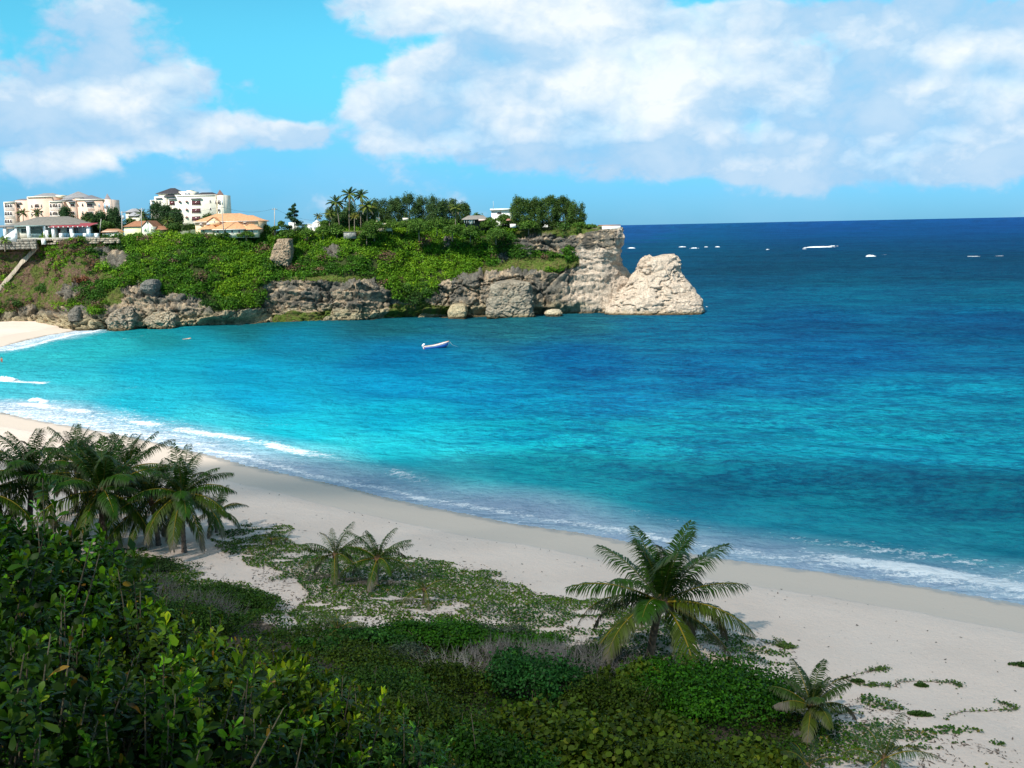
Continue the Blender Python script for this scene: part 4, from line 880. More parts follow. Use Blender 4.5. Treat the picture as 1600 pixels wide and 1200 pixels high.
for y in (321.7,334,346):
    arches(b,(12.3,16.2,20.2),y,2.9,5,-1.5); b.rail(10.5,25,y+3.2,y+6,-1.75)
    if y<340:
        b.window(28.8,y,4.6,5,0); b.window(51.5,y+.8,1.6,3.6,-1); b.window(66.5,y,1.6,4,-1); b.window(59.5,y,6.5,4.6,-1,arch=True)
        arches(b,(83.4,96.7),y,2.4,5,-2.2); b.window(90,y-.5,7,5,-2.2,arch=True,pane=(.12,.09,.08)); b.rail(82.5,100.5,y+3.3,y+6,-2.45)
        b.window(113.5,y-1,6.5,4.2,0); b.window(128,y-1.5,2,4.2,.6); b.window(140,y-.8,9,5,.4,pane=(.07,.05,.06)); b.window(154,y-1,1.7,4.4,.6,pane=(.3,.4,.55)); b.rail(135,145.5,y+2.5,y+5,.1)
b.turret(165.5,311.5,6.3,2,pk2); b.cone(165,311.5,302,5.4,2,(.26,.23,.24))
b.window(164.5,322,2.4,8,-.35,pane=(.35,.5,.7)); b.window(170,322,1.6,8,.35,pane=(.35,.5,.7))
wh_=(.88,.80,.66)
b=Bd('apartment_building',292,356,400,'tall white apartment building with near-black hipped roofs and a brown cone turret')
b.block('wall',243.5,308,262,356,-.5,14,wh_,ground=True); b.block('wall',234,313,244.5,356,1.5,10,wh_,ground=True); b.block('wall',252,305.6,337,356,0,14,wh_,ground=True); b.block('wall',335,305.2,349.5,356,1,10,wh_,ground=True)
b.block('attic_wall',246,302,277,306,1,9,wh_); b.block('attic_wall',277,299,301,306,2,6,wh_); b.block('attic_wall',288,297,295,299.5,3,4,(.85,.75,.5),label='small yellow roof dome block')
dk=(.055,.05,.055)
b.hip(243,278,302,259,266,293,.2,11,dk); b.hip(299,335,305.8,308,325,299.8,.5,11,dk); b.hip(257,274,306.5,261,270,303.4,-.8,4,dk); b.hip(244,254,309.6,247,252,308,-1,3,(.2,.17,.19)); b.hip(234,244,313,237,243,311,1,6,(.25,.23,.27))
b.hip(264,275,310.4,267,272,308.3,-.7,2.5,(.3,.28,.3)); b.hip(299,315,310,302,312,308,-.7,2.5,(.3,.28,.3))
b.block('cornice',263.5,310.5,276,312,-.5,.6,(.8,.76,.72)); b.block('cornice',298.5,310,316,311.5,-.5,.6,(.8,.76,.72)); b.block('cornice',277,305,336,306.2,-.25,.4,(.85,.78,.7))
for i,y in enumerate((317.3,329.8,342)):
    b.window(269,y,8,6.5,0,pane=(.11,.03,.035)); b.window(306.8,y-.3,13.5,6.8,0,pane=(.11,.04,.045))
    for x in (281,292): b.window(x,y-1.8,3.4,1.8,0,awn=(.22,.12,.12),mull=False)
    arches(b,(246.5,251),y,2.4,5,-.5)
    b.window(238,y,4,5.5,1.5,pane=(.3,.45,.6))
b.window(290.5,303,8.5,4,2,pane=(.25,.27,.3)); b.window(280,304,1.6,2.6,2)
b.window(328.5,315,2,3.6,0,arch=True); b.window(328.8,326.5,2,3.6,0,arch=True)
b.turret(343,305,6,1.5,wh_); b.cone(342.3,305,296,6.2,1.5,(.20,.12,.10))
b.window(337,316,1.3,5,0,pane=(.12,.08,.08)); b.window(342.3,316,2.8,5.6,-.15,pane=(.08,.04,.04)); b.window(347,316,1,6,.2,pane=(.35,.5,.7)); b.window(342.3,328.5,2.6,4,-.15)
# pavilion at the cliff edge
b=Bd('pavilion',80,372,327,'low white pavilion with a grey hipped roof and red awning at the cliff edge')
b.o; teal=(.30,.50,.50); wt=(.85,.86,.84)
b.hip(11,121,351.5,40,88,338,0,17,(.22,.20,.17),label='weathered grey hipped roof')
b.block('wall',20,351.5,92,371,4,11,(.62,.72,.66)); b.block('wall',92,354,115,371,6,9,(.45,.52,.55))
b.block('roof_slab',-8,352,30,355.5,-2,6,(.25,.25,.25),'roof'); b.block('roof_slab',28,352.2,70,354.2,-2.5,7,(.22,.30,.28),'roof',label='low green-grey lean-to roof')
X0,X1,Z0,Z1=b.rect(82,350.5,146,354)
mb=MB(); n=26
for k in range(n):
    xa=X0+(X1-X0)*k/n; xb=X0+(X1-X0)*(k+1)/n; cc_=(.33,.045,.05)
    mb.add([(xa,-3.2,Z0+.05),(xb,-3.2,Z0+.05),(xb,4,Z1+.35),(xa,4,Z1+.35),(xa,-3.2,Z0-.2),(xb,-3.2,Z0-.2)],[[[0,1,2,3]]],cc_)
    mb.add([(xa,-3.21,Z0+.05),(xb,-3.21,Z0+.05),((xa+xb)/2,-3.21,Z0-.28)],[[[0,2,1]]],cc_ if k%3 else wt)
mb.build('awning',M['plain'],b.root)['label']='dark red scalloped awning'
for x in (50,88.5,116.5,143): b.block('column',x-2.2,354,x+2.2,371.3,-2.6,.9,wt)
b.block('column',9,355,13,371.3,-1.6,.8,wt); b.block('column',27,354.5,30,371.3,-1.6,.8,wt); b.block('column',70,354,73,371.3,-1.2,.8,wt); b.block('column',76,360,80,371.3,-2.4,.8,(.9,.88,.85))
b.block('wall',13,357,27,371.2,-.6,.4,(.72,.78,.80)); b.block('wall',30,356,50,371.2,-.8,.4,(.75,.70,.60))
b.window(40,360.5,9,6,-.85,pane=(.04,.06,.06),frame=(.35,.42,.35)); b.window(60,363,6,10,3.9,pane=(.03,.03,.03)); b.window(95,358.5,5,7,5.9,pane=(.02,.05,.14)); b.window(84,363,5,12,3.9,pane=(.06,.04,.04)); b.window(107,360,7,8,5.9,pane=(.16,.20,.24))
b.rail(51,69,365.5,371,-2.2,(.35,.5,.5)); 
for x0,x1 in ((104,114),(121,138),(141,155)): b.rail(x0,x1,365,371,-3,(.20,.42,.60),name='railing')
for x in (102,120,139,157): b.block('plinth',x-2.3,364.5,x+2.3,371.8,-3.4,1.1,wt)
b.block('terrace',-8,371.5,160,374.5,-3.6,22,(.45,.41,.35),'roof')
# white garden stair with solid diagonal sides
mb=MB(); X0,X1,Z0,Z1=b.rect(17,365,36,375)
for k in range(8):
    xa=X0+(X1-X0)*k/8; mb.box((xa,-4.8,Z0-.5),(xa+(X1-X0)/8,-3.65,Z0+(Z1-Z0)*(k+1)/8),(.78,.79,.80))
mb.prism([(X0-.3,Z0-.2),(X1,Z0-.2),(X1,Z1+.9),(X1-.6,Z1+.9),(X0-.3,Z0+.7)],-5.0,-4.8,wt); mb.build('stairs',M['paint'],b.root)
# retaining wall
b=Bd('stone_wall',28,385,322.4,'grey stone retaining wall under the left end of the pavilion','wall'); b.o
mb=MB(); rg=np.random.default_rng(3)
X0,X1,Z0,Z1=b.rect(-40,374.5,56,390)
nr=4
for r in range(nr):
    x=X0
    while x<X1-.1:
        l=min(rg.uniform(.9,1.9),X1-x); za=Z0+(Z1-Z0)*r/nr; zb=Z0+(Z1-Z0)*(r+1)/nr; g_=rg.uniform(.75,1.2)
        mb.box((x+.02,-.1-rg.uniform(0,.12),za+.02),(x+l-.02,.8,zb-.02),np.array([.34,.31,.26])*g_); x+=l
mb.build('masonry',M['rock'],b.root); b.block('pillar',66,373.5,71,382,-.6,1.3,(.86,.85,.82))
# rough stone wall to the right under the railing
b=Bd('stone_wall',120,385,323.0,'pale rubble wall under the blue railing','wall'); mb=MB(); X0,X1,Z0,Z1=b.rect(74,372.5,186,381)
for r in range(3):
    x=X0
    while x<X1-.1:
        l=min(rg.uniform(.6,1.6),X1-x); za=Z0+(Z1-Z0)*r/3; zb=za+(Z1-Z0)/3*rg.uniform(.9,1.1); g_=rg.uniform(.6,1.25)
        if rg.random()<.85: mb.box((x+.02,-.1-rg.uniform(0,.3),za+.02),(x+l-.02,.9,zb-.02),np.array([.50,.42,.32])*g_)
        x+=l
mb.build('masonry',M['rock'],b.root)
# cliff stairway
pts=[]
for t in np.linspace(0,1,40):
    px=60+(-14-60)*t; py=381+(462-381)*t; h,_=chit(px,py)
    if h is not None: pts.append(h)
pts=np.array(pts); k_=np.ones(9)/9
for a in range(3): pts[:,a]=np.convolve(np.pad(pts[:,a],4,'edge'),k_,'valid')
d=np.gradient(pts,axis=0); s_=np.cross(d,[0,0,1.]); s_/=np.linalg.norm(s_,axis=1)[:,None]
root=empty('cliff_stairway',pts[-1],'long straight stairway with low stone walls running down the left slope','stairs')
mb=MB(); L_=pts-pts[-1]
for k in range(39):
    for j in range(2):
        p=L_[k]*(1-j/2)+L_[k+1]*j/2+[0,0,.25]; q=L_[k]*(1-(j+1)/2)+L_[k+1]*(j+1)/2+[0,0,.25]; a=s_[k]*1.0
        zt=p[2]; V=[p-a,p+a,q+a,q-a]; V=[np.array([v[0],v[1],zt]) for v in V]; Vb=[v-[0,0,1.2] for v in V]
        mb.add(V+Vb,[[[0,1,2,3],[0,4,5,1],[2,6,7,3],[1,5,6,2],[3,7,4,0]]],(.20,.16,.13))
mb.build('steps',M['paint'],root)
for sgn in (-1,1):
    mb=MB()
    for k in range(39):
        a=s_[k]*sgn; i0=L_[k]+a*1.0; o0=L_[k]+a*1.35; i1=L_[k+1]+s_[k+1]*sgn*1.0; o1=L_[k+1]+s_[k+1]*sgn*1.35
        V=[i0+[0,0,.7],o0+[0,0,.7],o1+[0,0,.7],i1+[0,0,.7],i0-[0,0,1],o0-[0,0,1],o1-[0,0,1],i1-[0,0,1]]
        mb.add(V,[[[0,1,2,3],[0,4,5,1],[2,6,7,3],[1,5,6,2],[3,7,4,0]]],np.array([.42,.35,.27])*(.85+.3*rg.random()))
    mb.build('side_wall',M['paint'],root)
# yellow house
b=Bd('house',222,367,336,'small pale yellow house with a brown gabled roof','house'); ye=(.84,.82,.48)
X0,X1,Z0,Z1=b.rect(194.5,354,241,366); Xg=b.rect(222,350,222.1,351)[0]; Zr=b.rect(230,345,231,346)[3]
mb=MB(); mb.box((X0,0,-.8),(Xg,8,Z1),ye)
mb.prism([(Xg,-.8),(X1,-.8),(X1,Z1-.1),((Xg+X1)/2,Zr-.15),(Xg,Z1-.1)],-.6,8,(.88,.86,.70)); mb.build('wall',M['paint'],b.root)
xm=(Xg+X1)/2; mb=MB(); br=(.33,.15,.08)
mb.add([(X0-.3,-.5,Z1),(Xg-.2,-.5,Z1),(xm,3.8,Zr+.05),(X0+2.3,3.8,Zr+.05),(X0-.3,8.3,Z1)],[[[0,1,2,3]],[[0,3,4]]],br)
mb.add([(Xg-.25,-.9,Z1-.15),(xm,-.9,Zr+.1),(xm,8.3,Zr+.1),(Xg-.25,8.3,Z1-.15)],[[[0,1,2,3]]],br)
mb.add([(X1+.25,-.9,Z1-.15),(xm,-.9,Zr+.1),(xm,8.3,Zr+.1),(X1+.25,8.3,Z1-.15)],[[[0,3,2,1]]],br); mb.build('roof',M['roof'],b.root)
b.block('wall',241,357.5,250,366,1,5,ye,ground=True); b.hip(240.5,258,358.5,241.5,250,353,0,7,br)
b.window(231.5,347.5,1.3,1.8,-.6,pane=(.15,.25,.1)); b.window(228.3,359.5,2.8,4.5,-.6,pane=(.12,.3,.15)); b.window(238,358,1.6,6,-.6,pane=(.4,.5,.3))
# small shed
b=Bd('shed',172,368,334,'tiny white shed with a brown roof beside the dry grass','shed')
b.block('wall',160,361,184,366,0,5,(.85,.82,.72),ground=True); b.hip(158.5,186,362,163,180,357.5,-.4,6,(.42,.22,.12)); b.window(164,364,2,2,0)
# orange-roofed villa
b=Bd('villa',355,368,333,'peach coloured villa with layered orange tile roofs','house'); pe=(.84,.64,.40); og=(.66,.34,.17)
b.block('wall',306,345.5,402,366,0,13,pe,ground=True); b.hip(303.5,404,345.5,330,366,333,-.8,15,og); b.hip(368,404.5,345,374,388,336,-.3,12,og)
b.block('wall',326,345,344,352,-.9,1.5,pe); 
X0,X1,Z0,Z1=b.rect(326,345,344,352); Zt=b.rect(335,340,336,341)[3]; xm=(X0+X1)/2
mb=MB(); mb.prism([(X0,Z1),(X1,Z1),(xm,Zt)],-.9,2,pe); mb.build('gable',M['paint'],b.root)
mb=MB(); mb.add([(X0-.4,-1.2,Z1-.25),(xm,-1.2,Zt+.15),(xm,4,Zt+.15),(X0-.4,4,Z1-.25)],[[[0,1,2,3]]],(.7,.32,.13)); mb.add([(X1+.4,-1.2,Z1-.25),(xm,-1.2,Zt+.15),(xm,4,Zt+.15),(X1+.4,4,Z1-.25)],[[[0,3,2,1]]],(.7,.32,.13)); mb.build('gable_roof',M['roof'],b.root)
b.block('wall',318,358,337,367,-3,3,(.8,.72,.52),ground=True); b.block('wall',341,358,385,367,-4,4,(.82,.75,.58),ground=True); b.block('wall',386,358,406,367,-3,3,(.8,.72,.52),ground=True)
b.hip(315,339,357.5,327,334,351,-3.8,6,og); b.hip(338,388,357.8,355,372,346.5,-4.8,8,og); b.hip(384,409,357.8,391,396,350,-3.8,6,og)
b.block('fascia',303.6,345.9,404,346.7,-.83,.1,(.85,.8,.72)); b.block('fascia',338,358.2,388,359,-4.83,.1,(.85,.8,.72))
for x in (314.5,326.8): b.window(x,351,3.8,2.2,0 if x<320 else -.9,awn=(.75,.7,.65),pane=(.05,.05,.06),mull=False)
b.window(383,348.4,5,2.6,0,awn=(.7,.6,.5),pane=(.05,.05,.06),mull=False); b.window(336,346.5,1.4,1.4,-.9); b.window(345.5,350.3,1.4,2.6,0,pane=(.6,.6,.55)); b.window(371,348,5,1.8,0,pane=(.7,.68,.6))
for x in (322,346,357,368,379,398): b.window(x,362,2.6,4,-3 if x in(322,398) else -4,pane=(.08,.06,.05))
# other roofs
b=Bd('house',205,345,430,'distant cream house with a small grey hipped roof','house'); b.block('wall',197,331,212,350,0,8,(.82,.72,.5),ground=True); b.hip(195.5,214.5,331,201,208,325.6,-.5,9,(.36,.35,.36)); b.window(203,333.5,3,2.6,0); b.block('wall',205,337,222,350,-3,4,(.8,.75,.6),ground=True); b.hip(204,222,337,209,216,331.5,-3.5,6,(.36,.36,.38))
b=Bd('villa',485,364,341,'white villa with a rounded parapet beside the yellowish palm','house')
b.block('wall',472,350.5,497,366,0,8,(.87,.84,.76),ground=True); b.block('wall',490,347.5,501.5,366,-.8,8,(.88,.85,.78),ground=True)
X0,X1,Z0,Z1=b.rect(490,346,501.5,348); xm=(X0+X1)/2; mb=MB(); mb.prism([(xm+.9*math.cos(t_),Z0+.75*math.sin(t_)) for t_ in np.linspace(0,math.pi,8)],-.8,-.2,(.88,.85,.78)); mb.build('parapet',M['paint'],b.root)
b.block('cornice',472,350,490,351,-.15,.3,(.9,.88,.82)); b.window(486,355,2.6,5,0,pane=(.5,.55,.62)); b.window(493,355,2.4,5,-.8,pane=(.5,.55,.62)); b.window(478,355,2.4,4,0,pane=(.5,.55,.62)); b.block('wall',447,347.4,458,352,4,5,(.87,.84,.78),ground=True)
b=Bd('house',742,360,336,'low house with a weathered grey roof and white posts among bushes','house')
b.block('wall',727,343,760,356,1.5,7,(.10,.08,.06),ground=True); b.hip(722,763,342,731,754,336.3,-1,11,(.27,.24,.21)); 
for x in (726,729.5,733,737,741): b.block('post',x-.5,342,x+.5,349,-.6,.3,(.8,.78,.72))
b.block('wall',733,343.5,739,350,-.3,.6,(.8,.76,.68)); b.block('wall',748,342.5,761,345,-1.1,.5,(.75,.55,.5))
b=Bd('house',788,350,362,'flat white roof showing above the trees left of the pine group','house'); b.block('wall',768,328,800,352,0,8,(.85,.83,.78),ground=True); b.block('roof_slab',766,326,802,328.5,-.8,10,(.88,.87,.84)); b.window(780,333,6,3,0)
b=Bd('garden_wall',600,366,333,'pale broken garden wall beside the clipped trees','wall'); b.block('wall',588,340,593,349,0,1.2,(.72,.6,.42),ground=False); b.block('wall',588,349,612,361,0,.8,(.75,.66,.5)); b.block('wall',629,340.5,638,344,.5,1,(.75,.68,.55))
b=Bd('stone_wall',546,374,327.4,'grey block wall under the trunks of the tall palms','wall'); b.block('masonry',537,361.5,556,373,0,2,(.36,.35,.32),'rock'); b.block('coping',536,360.8,584,362,-.2,2.4,(.2,.22,.08),'rock')
b=Bd('parapet_wall',955,362,331,'white wall on the very tip of the headland above the sea','wall'); b.block('wall',941,353,969.5,360.5,0,.7,(.87,.83,.76)); b.block('wall',966,353,969.5,360.5,.7,9,(.8,.77,.7)); b.block('deck',938,351.2,969.5,352.4,.3,9,(.36,.16,.12),'paint',label='reddish deck edge on top of the wall')
b=Bd('hut',803,356,330,'tiny white wall peeping out of the bushes left of the pine group','hut'); b.block('wall',797,350,806,355.5,0,3,(.88,.82,.7)); b.hip(791,798,343.5,793,796,341.5,1,3,(.42,.18,.12))
b=Bd('house',858,362,352,'pale low house glimpsed under the pine crowns','house'); b.block('wall',848,346,882,352.5,0,5,(.82,.82,.82),ground=True); b.block('roof_slab',847,345.3,883,346.3,-.4,6,(.6,.6,.6),'paint'); b.window(856,349.3,4,2.6,0); b.window(871,349.3,4,2.6,0)
# utility poles
def pole(px,pb,pt,Y,label,r=.14,arm=True,box_=False,lean=0):
    bs=P(px,pb,Y); tp=P(px+lean,pt,Y)-bs; root=empty('utility_pole',bs,label,'utility pole','utility poles on the headland')
    mb=MB(); mb.tube([(0,0,-.5),tp],[r*1.15,r*.8],8,(.45,.41,.36)); mb.build('post',M['bark'],root)
    if arm: mb=MB(); mb.box(tp+[-.8,-.06,-.5],tp+[.8,.06,-.36],(.35,.3,.25)); mb.build('crossarm',M['bark'],root)
    if arm:
        for k in (-.7,0,.7): mb=MB(); mb.tube([tp+[k,0,-.36],tp+[k,0,-.1]],.06,6,(.6,.6,.6)); mb.build('insulator',M['plain'],root)
    if box_: mb=MB(); mb.tube([tp+[.35,0,-2.6],tp+[.35,0,-1.4]],.32,10,(.5,.52,.54)); mb.build('transformer',M['plain'],root)
    return bs+tp
t1=pole(190.5,365,330,338,'thick pole with a transformer drum left of the yellow house',r=.18,box_=True)
t2=pole(221,365,325,333.5,'tall pole in front of the yellow house ridge')
t3=pole(155,366,342,330,'short pole leaning right beside the blue railing',lean=3,arm=False)
t4=pole(350,367,322,327.5,'leaning pole in front of the orange-roofed villa',lean=-4,r=.15)
t5=pole(429,366,325,337,'lone pale pole against the sky right of the villa',r=.15)
def wire(a,b_,sag,label):
    t=np.linspace(0,1,16)[:,None]; p=a*(1-t)+b_*t; p[:,2]-=sag*4*(t*(1-t))[:,0]; mb=MB(); mb.tube(p-a,.025,4,(.05,.05,.05)); o=mb.build('power_line',M['plain']); o.location=tuple(a); tag(o,label,'wire','power lines')
wire(t4-[0,0,.1],t5-[0,0,.1],1.5,'thin wire from the leaning villa pole to the lone pale pole'); wire(t5-[0,0,.15],P(500,345,342),1.0,'thin wire running down from the lone pole to the white villa'); wire(t2-[0,0,.1],t4-[0,0,.15],1.6,'thin wire between the yellow house pole and the villa pole'); wire(t1-[0,0,.1],t2-[0,0,.15],.6,'thin wire between the transformer pole and the yellow house pole')
# small flagpole like masts seen against the sky
mb=MB(); q=P(771,327,345); mb.tube([(0,0,-1),(0,0,P(771,314,345)[2]-q[2])],.06,5,(.5,.5,.5)); o=mb.build('mast',M['plain']); o.location=tuple(q); tag(o,'thin grey mast against the sky above the flat white roof','mast')

# ---------------- foreground palms ----------------
def fpalm(bx,by,cx,cy,L,nf,label,seed,**k):
    b=hit(bx,by); c=P(cx,cy,b[1]+k.pop('dY',0)); b[2]-=.1
    return palm(b,c,L,nf,label,seed,**k)
fpalm(1016,1034,1034,940,5.8,27,'largest coconut palm, alone at the edge of the beach with a spreading crown',41,dead=5,trunk_r=.26,npair=66,el=(1.52,-.62),yellow=.6,sag=.6,nuts=3)
fpalm(1264,1142,1268,1104,2.6,16,'young yellowish palm in front of the green mound at lower right',42,dead=4,trunk_r=.12,npair=56,lw=.05,el=(1.5,.0),green=(.030,.062,.009),yellow=.5,wf=.27,sag=.8)
fpalm(1376,1225,1382,1184,2.3,13,'young palm cut by the bottom edge of the picture',43,dead=0,trunk_r=.10,npair=36,el=(1.4,-.2),green=(.045,.09,.018),yellow=.3,wf=.24)
fpalm(1268,1226,1262,1196,1.5,9,'small dark palm tuft at the bottom left of the palm cut by the picture edge',44,dead=0,trunk_r=.08,npair=26,el=(1.45,.2),green=(.02,.045,.015),yellow=0)
g='young palms among the beach vines'
fpalm(528,906,524,866,2.9,16,'left one of the pair of young palms in the vines, with drooping grey skirt',45,dead=4,trunk_r=.17,npair=38,el=(1.4,-.6),group=g,yellow=.4)
fpalm(588,915,590,872,3.0,16,'right and taller one of the pair of young palms in the vines',46,dead=3,trunk_r=.19,npair=44,el=(1.5,-.5),group=g,yellow=.2)
fpalm(662,944,663,920,1.9,11,'smallest single palm on the sand right of the pair',47,dead=2,trunk_r=.10,npair=28,el=(1.3,-.4),group=g,yellow=.6,green=(.035,.07,.01))
fpalm(536,1004,528,984,2.5,12,'faded yellowish palm sinking into the vines below the pair',48,dead=4,trunk_r=.09,npair=30,el=(1.3,-.3),group=g,yellow=.7,green=(.055,.085,.025),dY=0)
fpalm(612,905,612,893,1.2,7,'tiny palm sprout between the right palm and the smallest palm',49,dead=0,trunk_r=.06,npair=20,el=(1.3,0),group=g)
fpalm(424,853,424,842,1.5,9,'tiny palm at the left tip of the vine patch near the palm grove',50,dead=1,trunk_r=.07,npair=20,el=(1.3,-.2),group=g)
fpalm(445,850,447,842,1.1,7,'tiny palm sprout just right of the other tiny palm near the grove',59,dead=1,trunk_r=.06,npair=20,el=(1.3,-.2),group=g)
g='coconut palms of the left grove'
k=dict(group=g,npair=54,tc=(.17,.13,.11))
fpalm(288,863,285,772,5.1,28,'rightmost large palm of the left grove with a slim ringed trunk',51,dead=3,trunk_r=.19,el=(1.45,-1.0),yellow=.45,**k)
fpalm(248,853,236,780,4.9,26,'palm of the left grove with a short reddish trunk left of the slim one',52,dead=2,trunk_r=.20,el=(1.3,-.8),**k)
fpalm(163,856,160,766,5.9,32,'widest palm of the left grove with a thick dark trunk',53,dead=2,trunk_r=.33,el=(1.5,-1.0),yellow=.4,nuts=2,**k)
fpalm(48,840,50,746,5.5,29,'leftmost palm of the grove reaching the left edge of the picture',54,dead=1,trunk_r=.25,el=(1.45,-.7),yellow=.4,**k)
fpalm(120,800,120,722,4.8,24,'palm at the back of the left grove between the two widest crowns',55,dead=1,trunk_r=.22,el=(1.4,-.6),**k)
fpalm(205,815,200,732,4.8,24,'palm at the back of the left grove whose crown stands against the surf',56,dead=1,trunk_r=.22,el=(1.4,-.6),**k)
fpalm(338,832,341,798,2.8,16,'low palm at the right end of the left grove without a visible trunk',57,dead=2,trunk_r=.14,el=(1.3,-.5),yellow=.3,**k)
fpalm(-20,850,-25,770,4.6,20,'palm half outside the left edge of the picture',58,dead=1,trunk_r=.22,el=(1.4,-.8),**k)
# fallen fronds around the pair
def fallen(px,py,ang,L,seed,label):
    rg=np.random.default_rng(seed); b=hit(px,py); m_=frond_geo(L,.12,ang,.15,rg,wf=.24,npair=30,sag=.5,green=(.17,.14,.12),rach=(.25,.19,.14)); o=m_.build('fallen_frond',M['leaf']); o.location=tuple(b+[0,0,.3]); tag(o,label,'dead frond','fallen palm fronds')
for a in ((588,912,3.2,2.9,1,'grey fallen frond lying left of the right young palm'),(586,914,3.7,2.7,2,'grey fallen frond nearest the viewer under the right young palm'),(526,905,3.4,2.4,3,'grey fallen frond left of the left young palm'),(592,914,5.9,2.0,4,'grey fallen frond right of the right young palm'),(655,944,3.3,1.5,5,'small grey fallen frond left of the smallest palm'),(1264,1140,3.9,1.8,6,'dry fallen frond under the young yellowish palm at lower right'),(1000,1040,3.4,1.9,7,'dry fallen frond at the foot of the largest palm')): fallen(*a)
# ---------------- mounds and shrubs of the middle distance ----------------
def mound(px,py,rpx,h,kind,label,seed,ry=None,dens=1.0,col=None,name='shrub',cat='shrub',twigs=0,grp=None):
    rg=np.random.default_rng(seed); b=hit(px,py); D=np.linalg.norm(b-[0,0,CAMH]); r=rpx*D/F; ry=r*(ry or .8)
    root=empty(name,b,label,cat,grp)
    h=h*1.2; n=max(9,int(19*dens*r/2)); a=rg.uniform(0,6.28,n); q=np.sqrt(rg.random(n))*.85
    X=q*np.cos(a)*r; Y=q*np.sin(a)*ry; Z=h*(np.sqrt(np.clip(1-q**2,0.05,1)))*.55
    for i in range(n): Z[i]+=Hs(b[0]+X[i],b[1]+Y[i])-b[2]
    cs=np.stack([X,Y,Z],1); rd=np.stack([np.full(n,r*.30),np.full(n,ry*.30),np.full(n,h*.45)],1)*rg.uniform(.65,1.35,(n,1))
    base={'grape':(.062,.100,.006),'naupaka':(.032,.115,.004),'dark':(.022,.070,.004),'olive':(.046,.080,.006),'sage':(.075,.10,.06),'small':(.032,.078,.007)}[kind] if col is None else col
    S={'grape':.24,'naupaka':.19,'dark':.18,'olive':.15,'sage':.12,'small':.14}[kind]
    kd='hex' if kind=='grape' else 'quad'; area=r*ry*3.14+r*h*3
    npc=int(dens*area*4.6/(S*S)/n)
    V,Fq,c,_=clumps(cs,rd,npc,S,.85 if kd=='hex' else .6,np.tile(base,(n,1))*rg.uniform(.65,1.4,(n,1)),rg,kind=kd,zmin=-.25,shell=.55,jit=.6,lump=.35,cvar=.28,svar=.2)
    mesh('foliage',V,[Fq],M['leaf'],root,col=c)
    mb=MB()
    for i in range(5+twigs):
        j=rg.integers(n); e=cs[j]+rg.normal(size=3)*rd[j]*.35; e[2]=abs(e[2])+rd[j][2]*.9*(.75 if i>=5 else .4); s0=np.array([e[0]*.75,e[1]*.75,Hs(b[0]+e[0]*.75,b[1]+e[1]*.75)-b[2]-.1])
        md=(s0+e)/2+rg.normal(size=3)*.12; mb.tube([s0,md,e],[.04,.025,.010],4,(.14,.115,.08))
    mb.build('stem',M['bark'],root); return root
def twigs(px,py,rpx,h,label,seed,ry=.7,n=260,col=(.27,.245,.225)):
    rg=np.random.default_rng(seed); b=hit(px,py); D=np.linalg.norm(b-[0,0,CAMH]); r=rpx*D/F; root=empty('dry_shrub',b,label,'dry shrub','leafless grey shrubs')
    ms=[MB(),MB()]
    for i in range(n):
        a=rg.uniform(0,6.28); q=math.sqrt(rg.random()); x,y=q*math.cos(a)*r,q*math.sin(a)*r*ry; z=Hs(b[0]+x,b[1]+y)-b[2]; hh_=h*(1-.5*q*q)*rg.uniform(.55,1.1)
        p=np.array([x,y,z-.1]); d=np.array([x/r*.5,y/r*.5,1.])+rg.normal(size=3)*.25; d/=np.linalg.norm(d); m_=p+d*hh_*.5+rg.normal(size=3)*.05; e=m_+(d+rg.normal(size=3)*.3)*hh_*.5
        c=np.array(col)*rg.uniform(.6,1.25); ms[0].tube([p,m_,e],[.022,.014,.005],3,c,cap=False)
        for k in range(4):
            t=rg.uniform(.3,.95); s0=p*(1-t)+e*t+(m_-(p+e)/2)*math.sin(math.pi*t)*.9; d2=d*.8+rg.normal(size=3)*.55; ms[1].tube([s0,s0+d2*h*.16,s0+d2*h*.3+[0,0,.05]],[.010,.007,.003],3,c*1.1,cap=False)
    ms[0].build('stem',M['twig'],root); ms[1].build('twig',M['twig'],root)
mound(1118,1100,128,1.9,'naupaka','large smooth bright green mound between the big palm and the young yellowish palm',61,ry=.85,dens=1.25)
mound(1030,1078,60,1.4,'naupaka','bright green bush at the left end of the large smooth mound below the big palm',62)
mound(690,1010,105,1.2,'naupaka','wide bright green mound in the middle beside the faded yellowish palm',63,ry=.55,dens=1.2)
mound(800,1012,75,.8,'naupaka','low green mound right of the wide one, towards the big palm',64,ry=.6)
mound(575,1012,70,1.0,'naupaka','dark green mound around the foot of the faded palm',65,ry=.7,col=(.03,.10,.012))
mound(497,1022,38,.8,'naupaka','green mound at the edge of the sandy path',66,ry=.6,col=(.035,.11,.012))
mound(940,1040,60,1.0,'dark','dark low bush at the left foot of the largest palm',67,ry=.6)
mound(640,1040,42,1.1,'sage','small grey-green silvery bush left of the leafless shrubs',68,ry=.6)
mound(780,1000,55,.9,'sage','second silvery bush behind the leafless shrubs',69,ry=.4)
mound(575,1065,85,1.6,'olive','low olive bush below the wide bright mound',70,ry=.6)
mound(700,1090,80,1.8,'olive','olive bush with pale stems left of the dark centre bush',71,ry=.6,twigs=12)
mound(845,1105,85,2.4,'dark','tall dark green bush at the bottom centre',72,ry=.7,twigs=4,col=(.02,.085,.014))
mound(800,1075,45,2.0,'dark','dark green rounded top behind the tall bush at the bottom centre',73,col=(.022,.09,.014))
mound(950,1120,75,1.8,'olive','olive bush right of the tall dark one',74,twigs=5)
mound(985,1085,48,1.6,'grape','small sea grape clump at the end of the leafless shrubs',75)
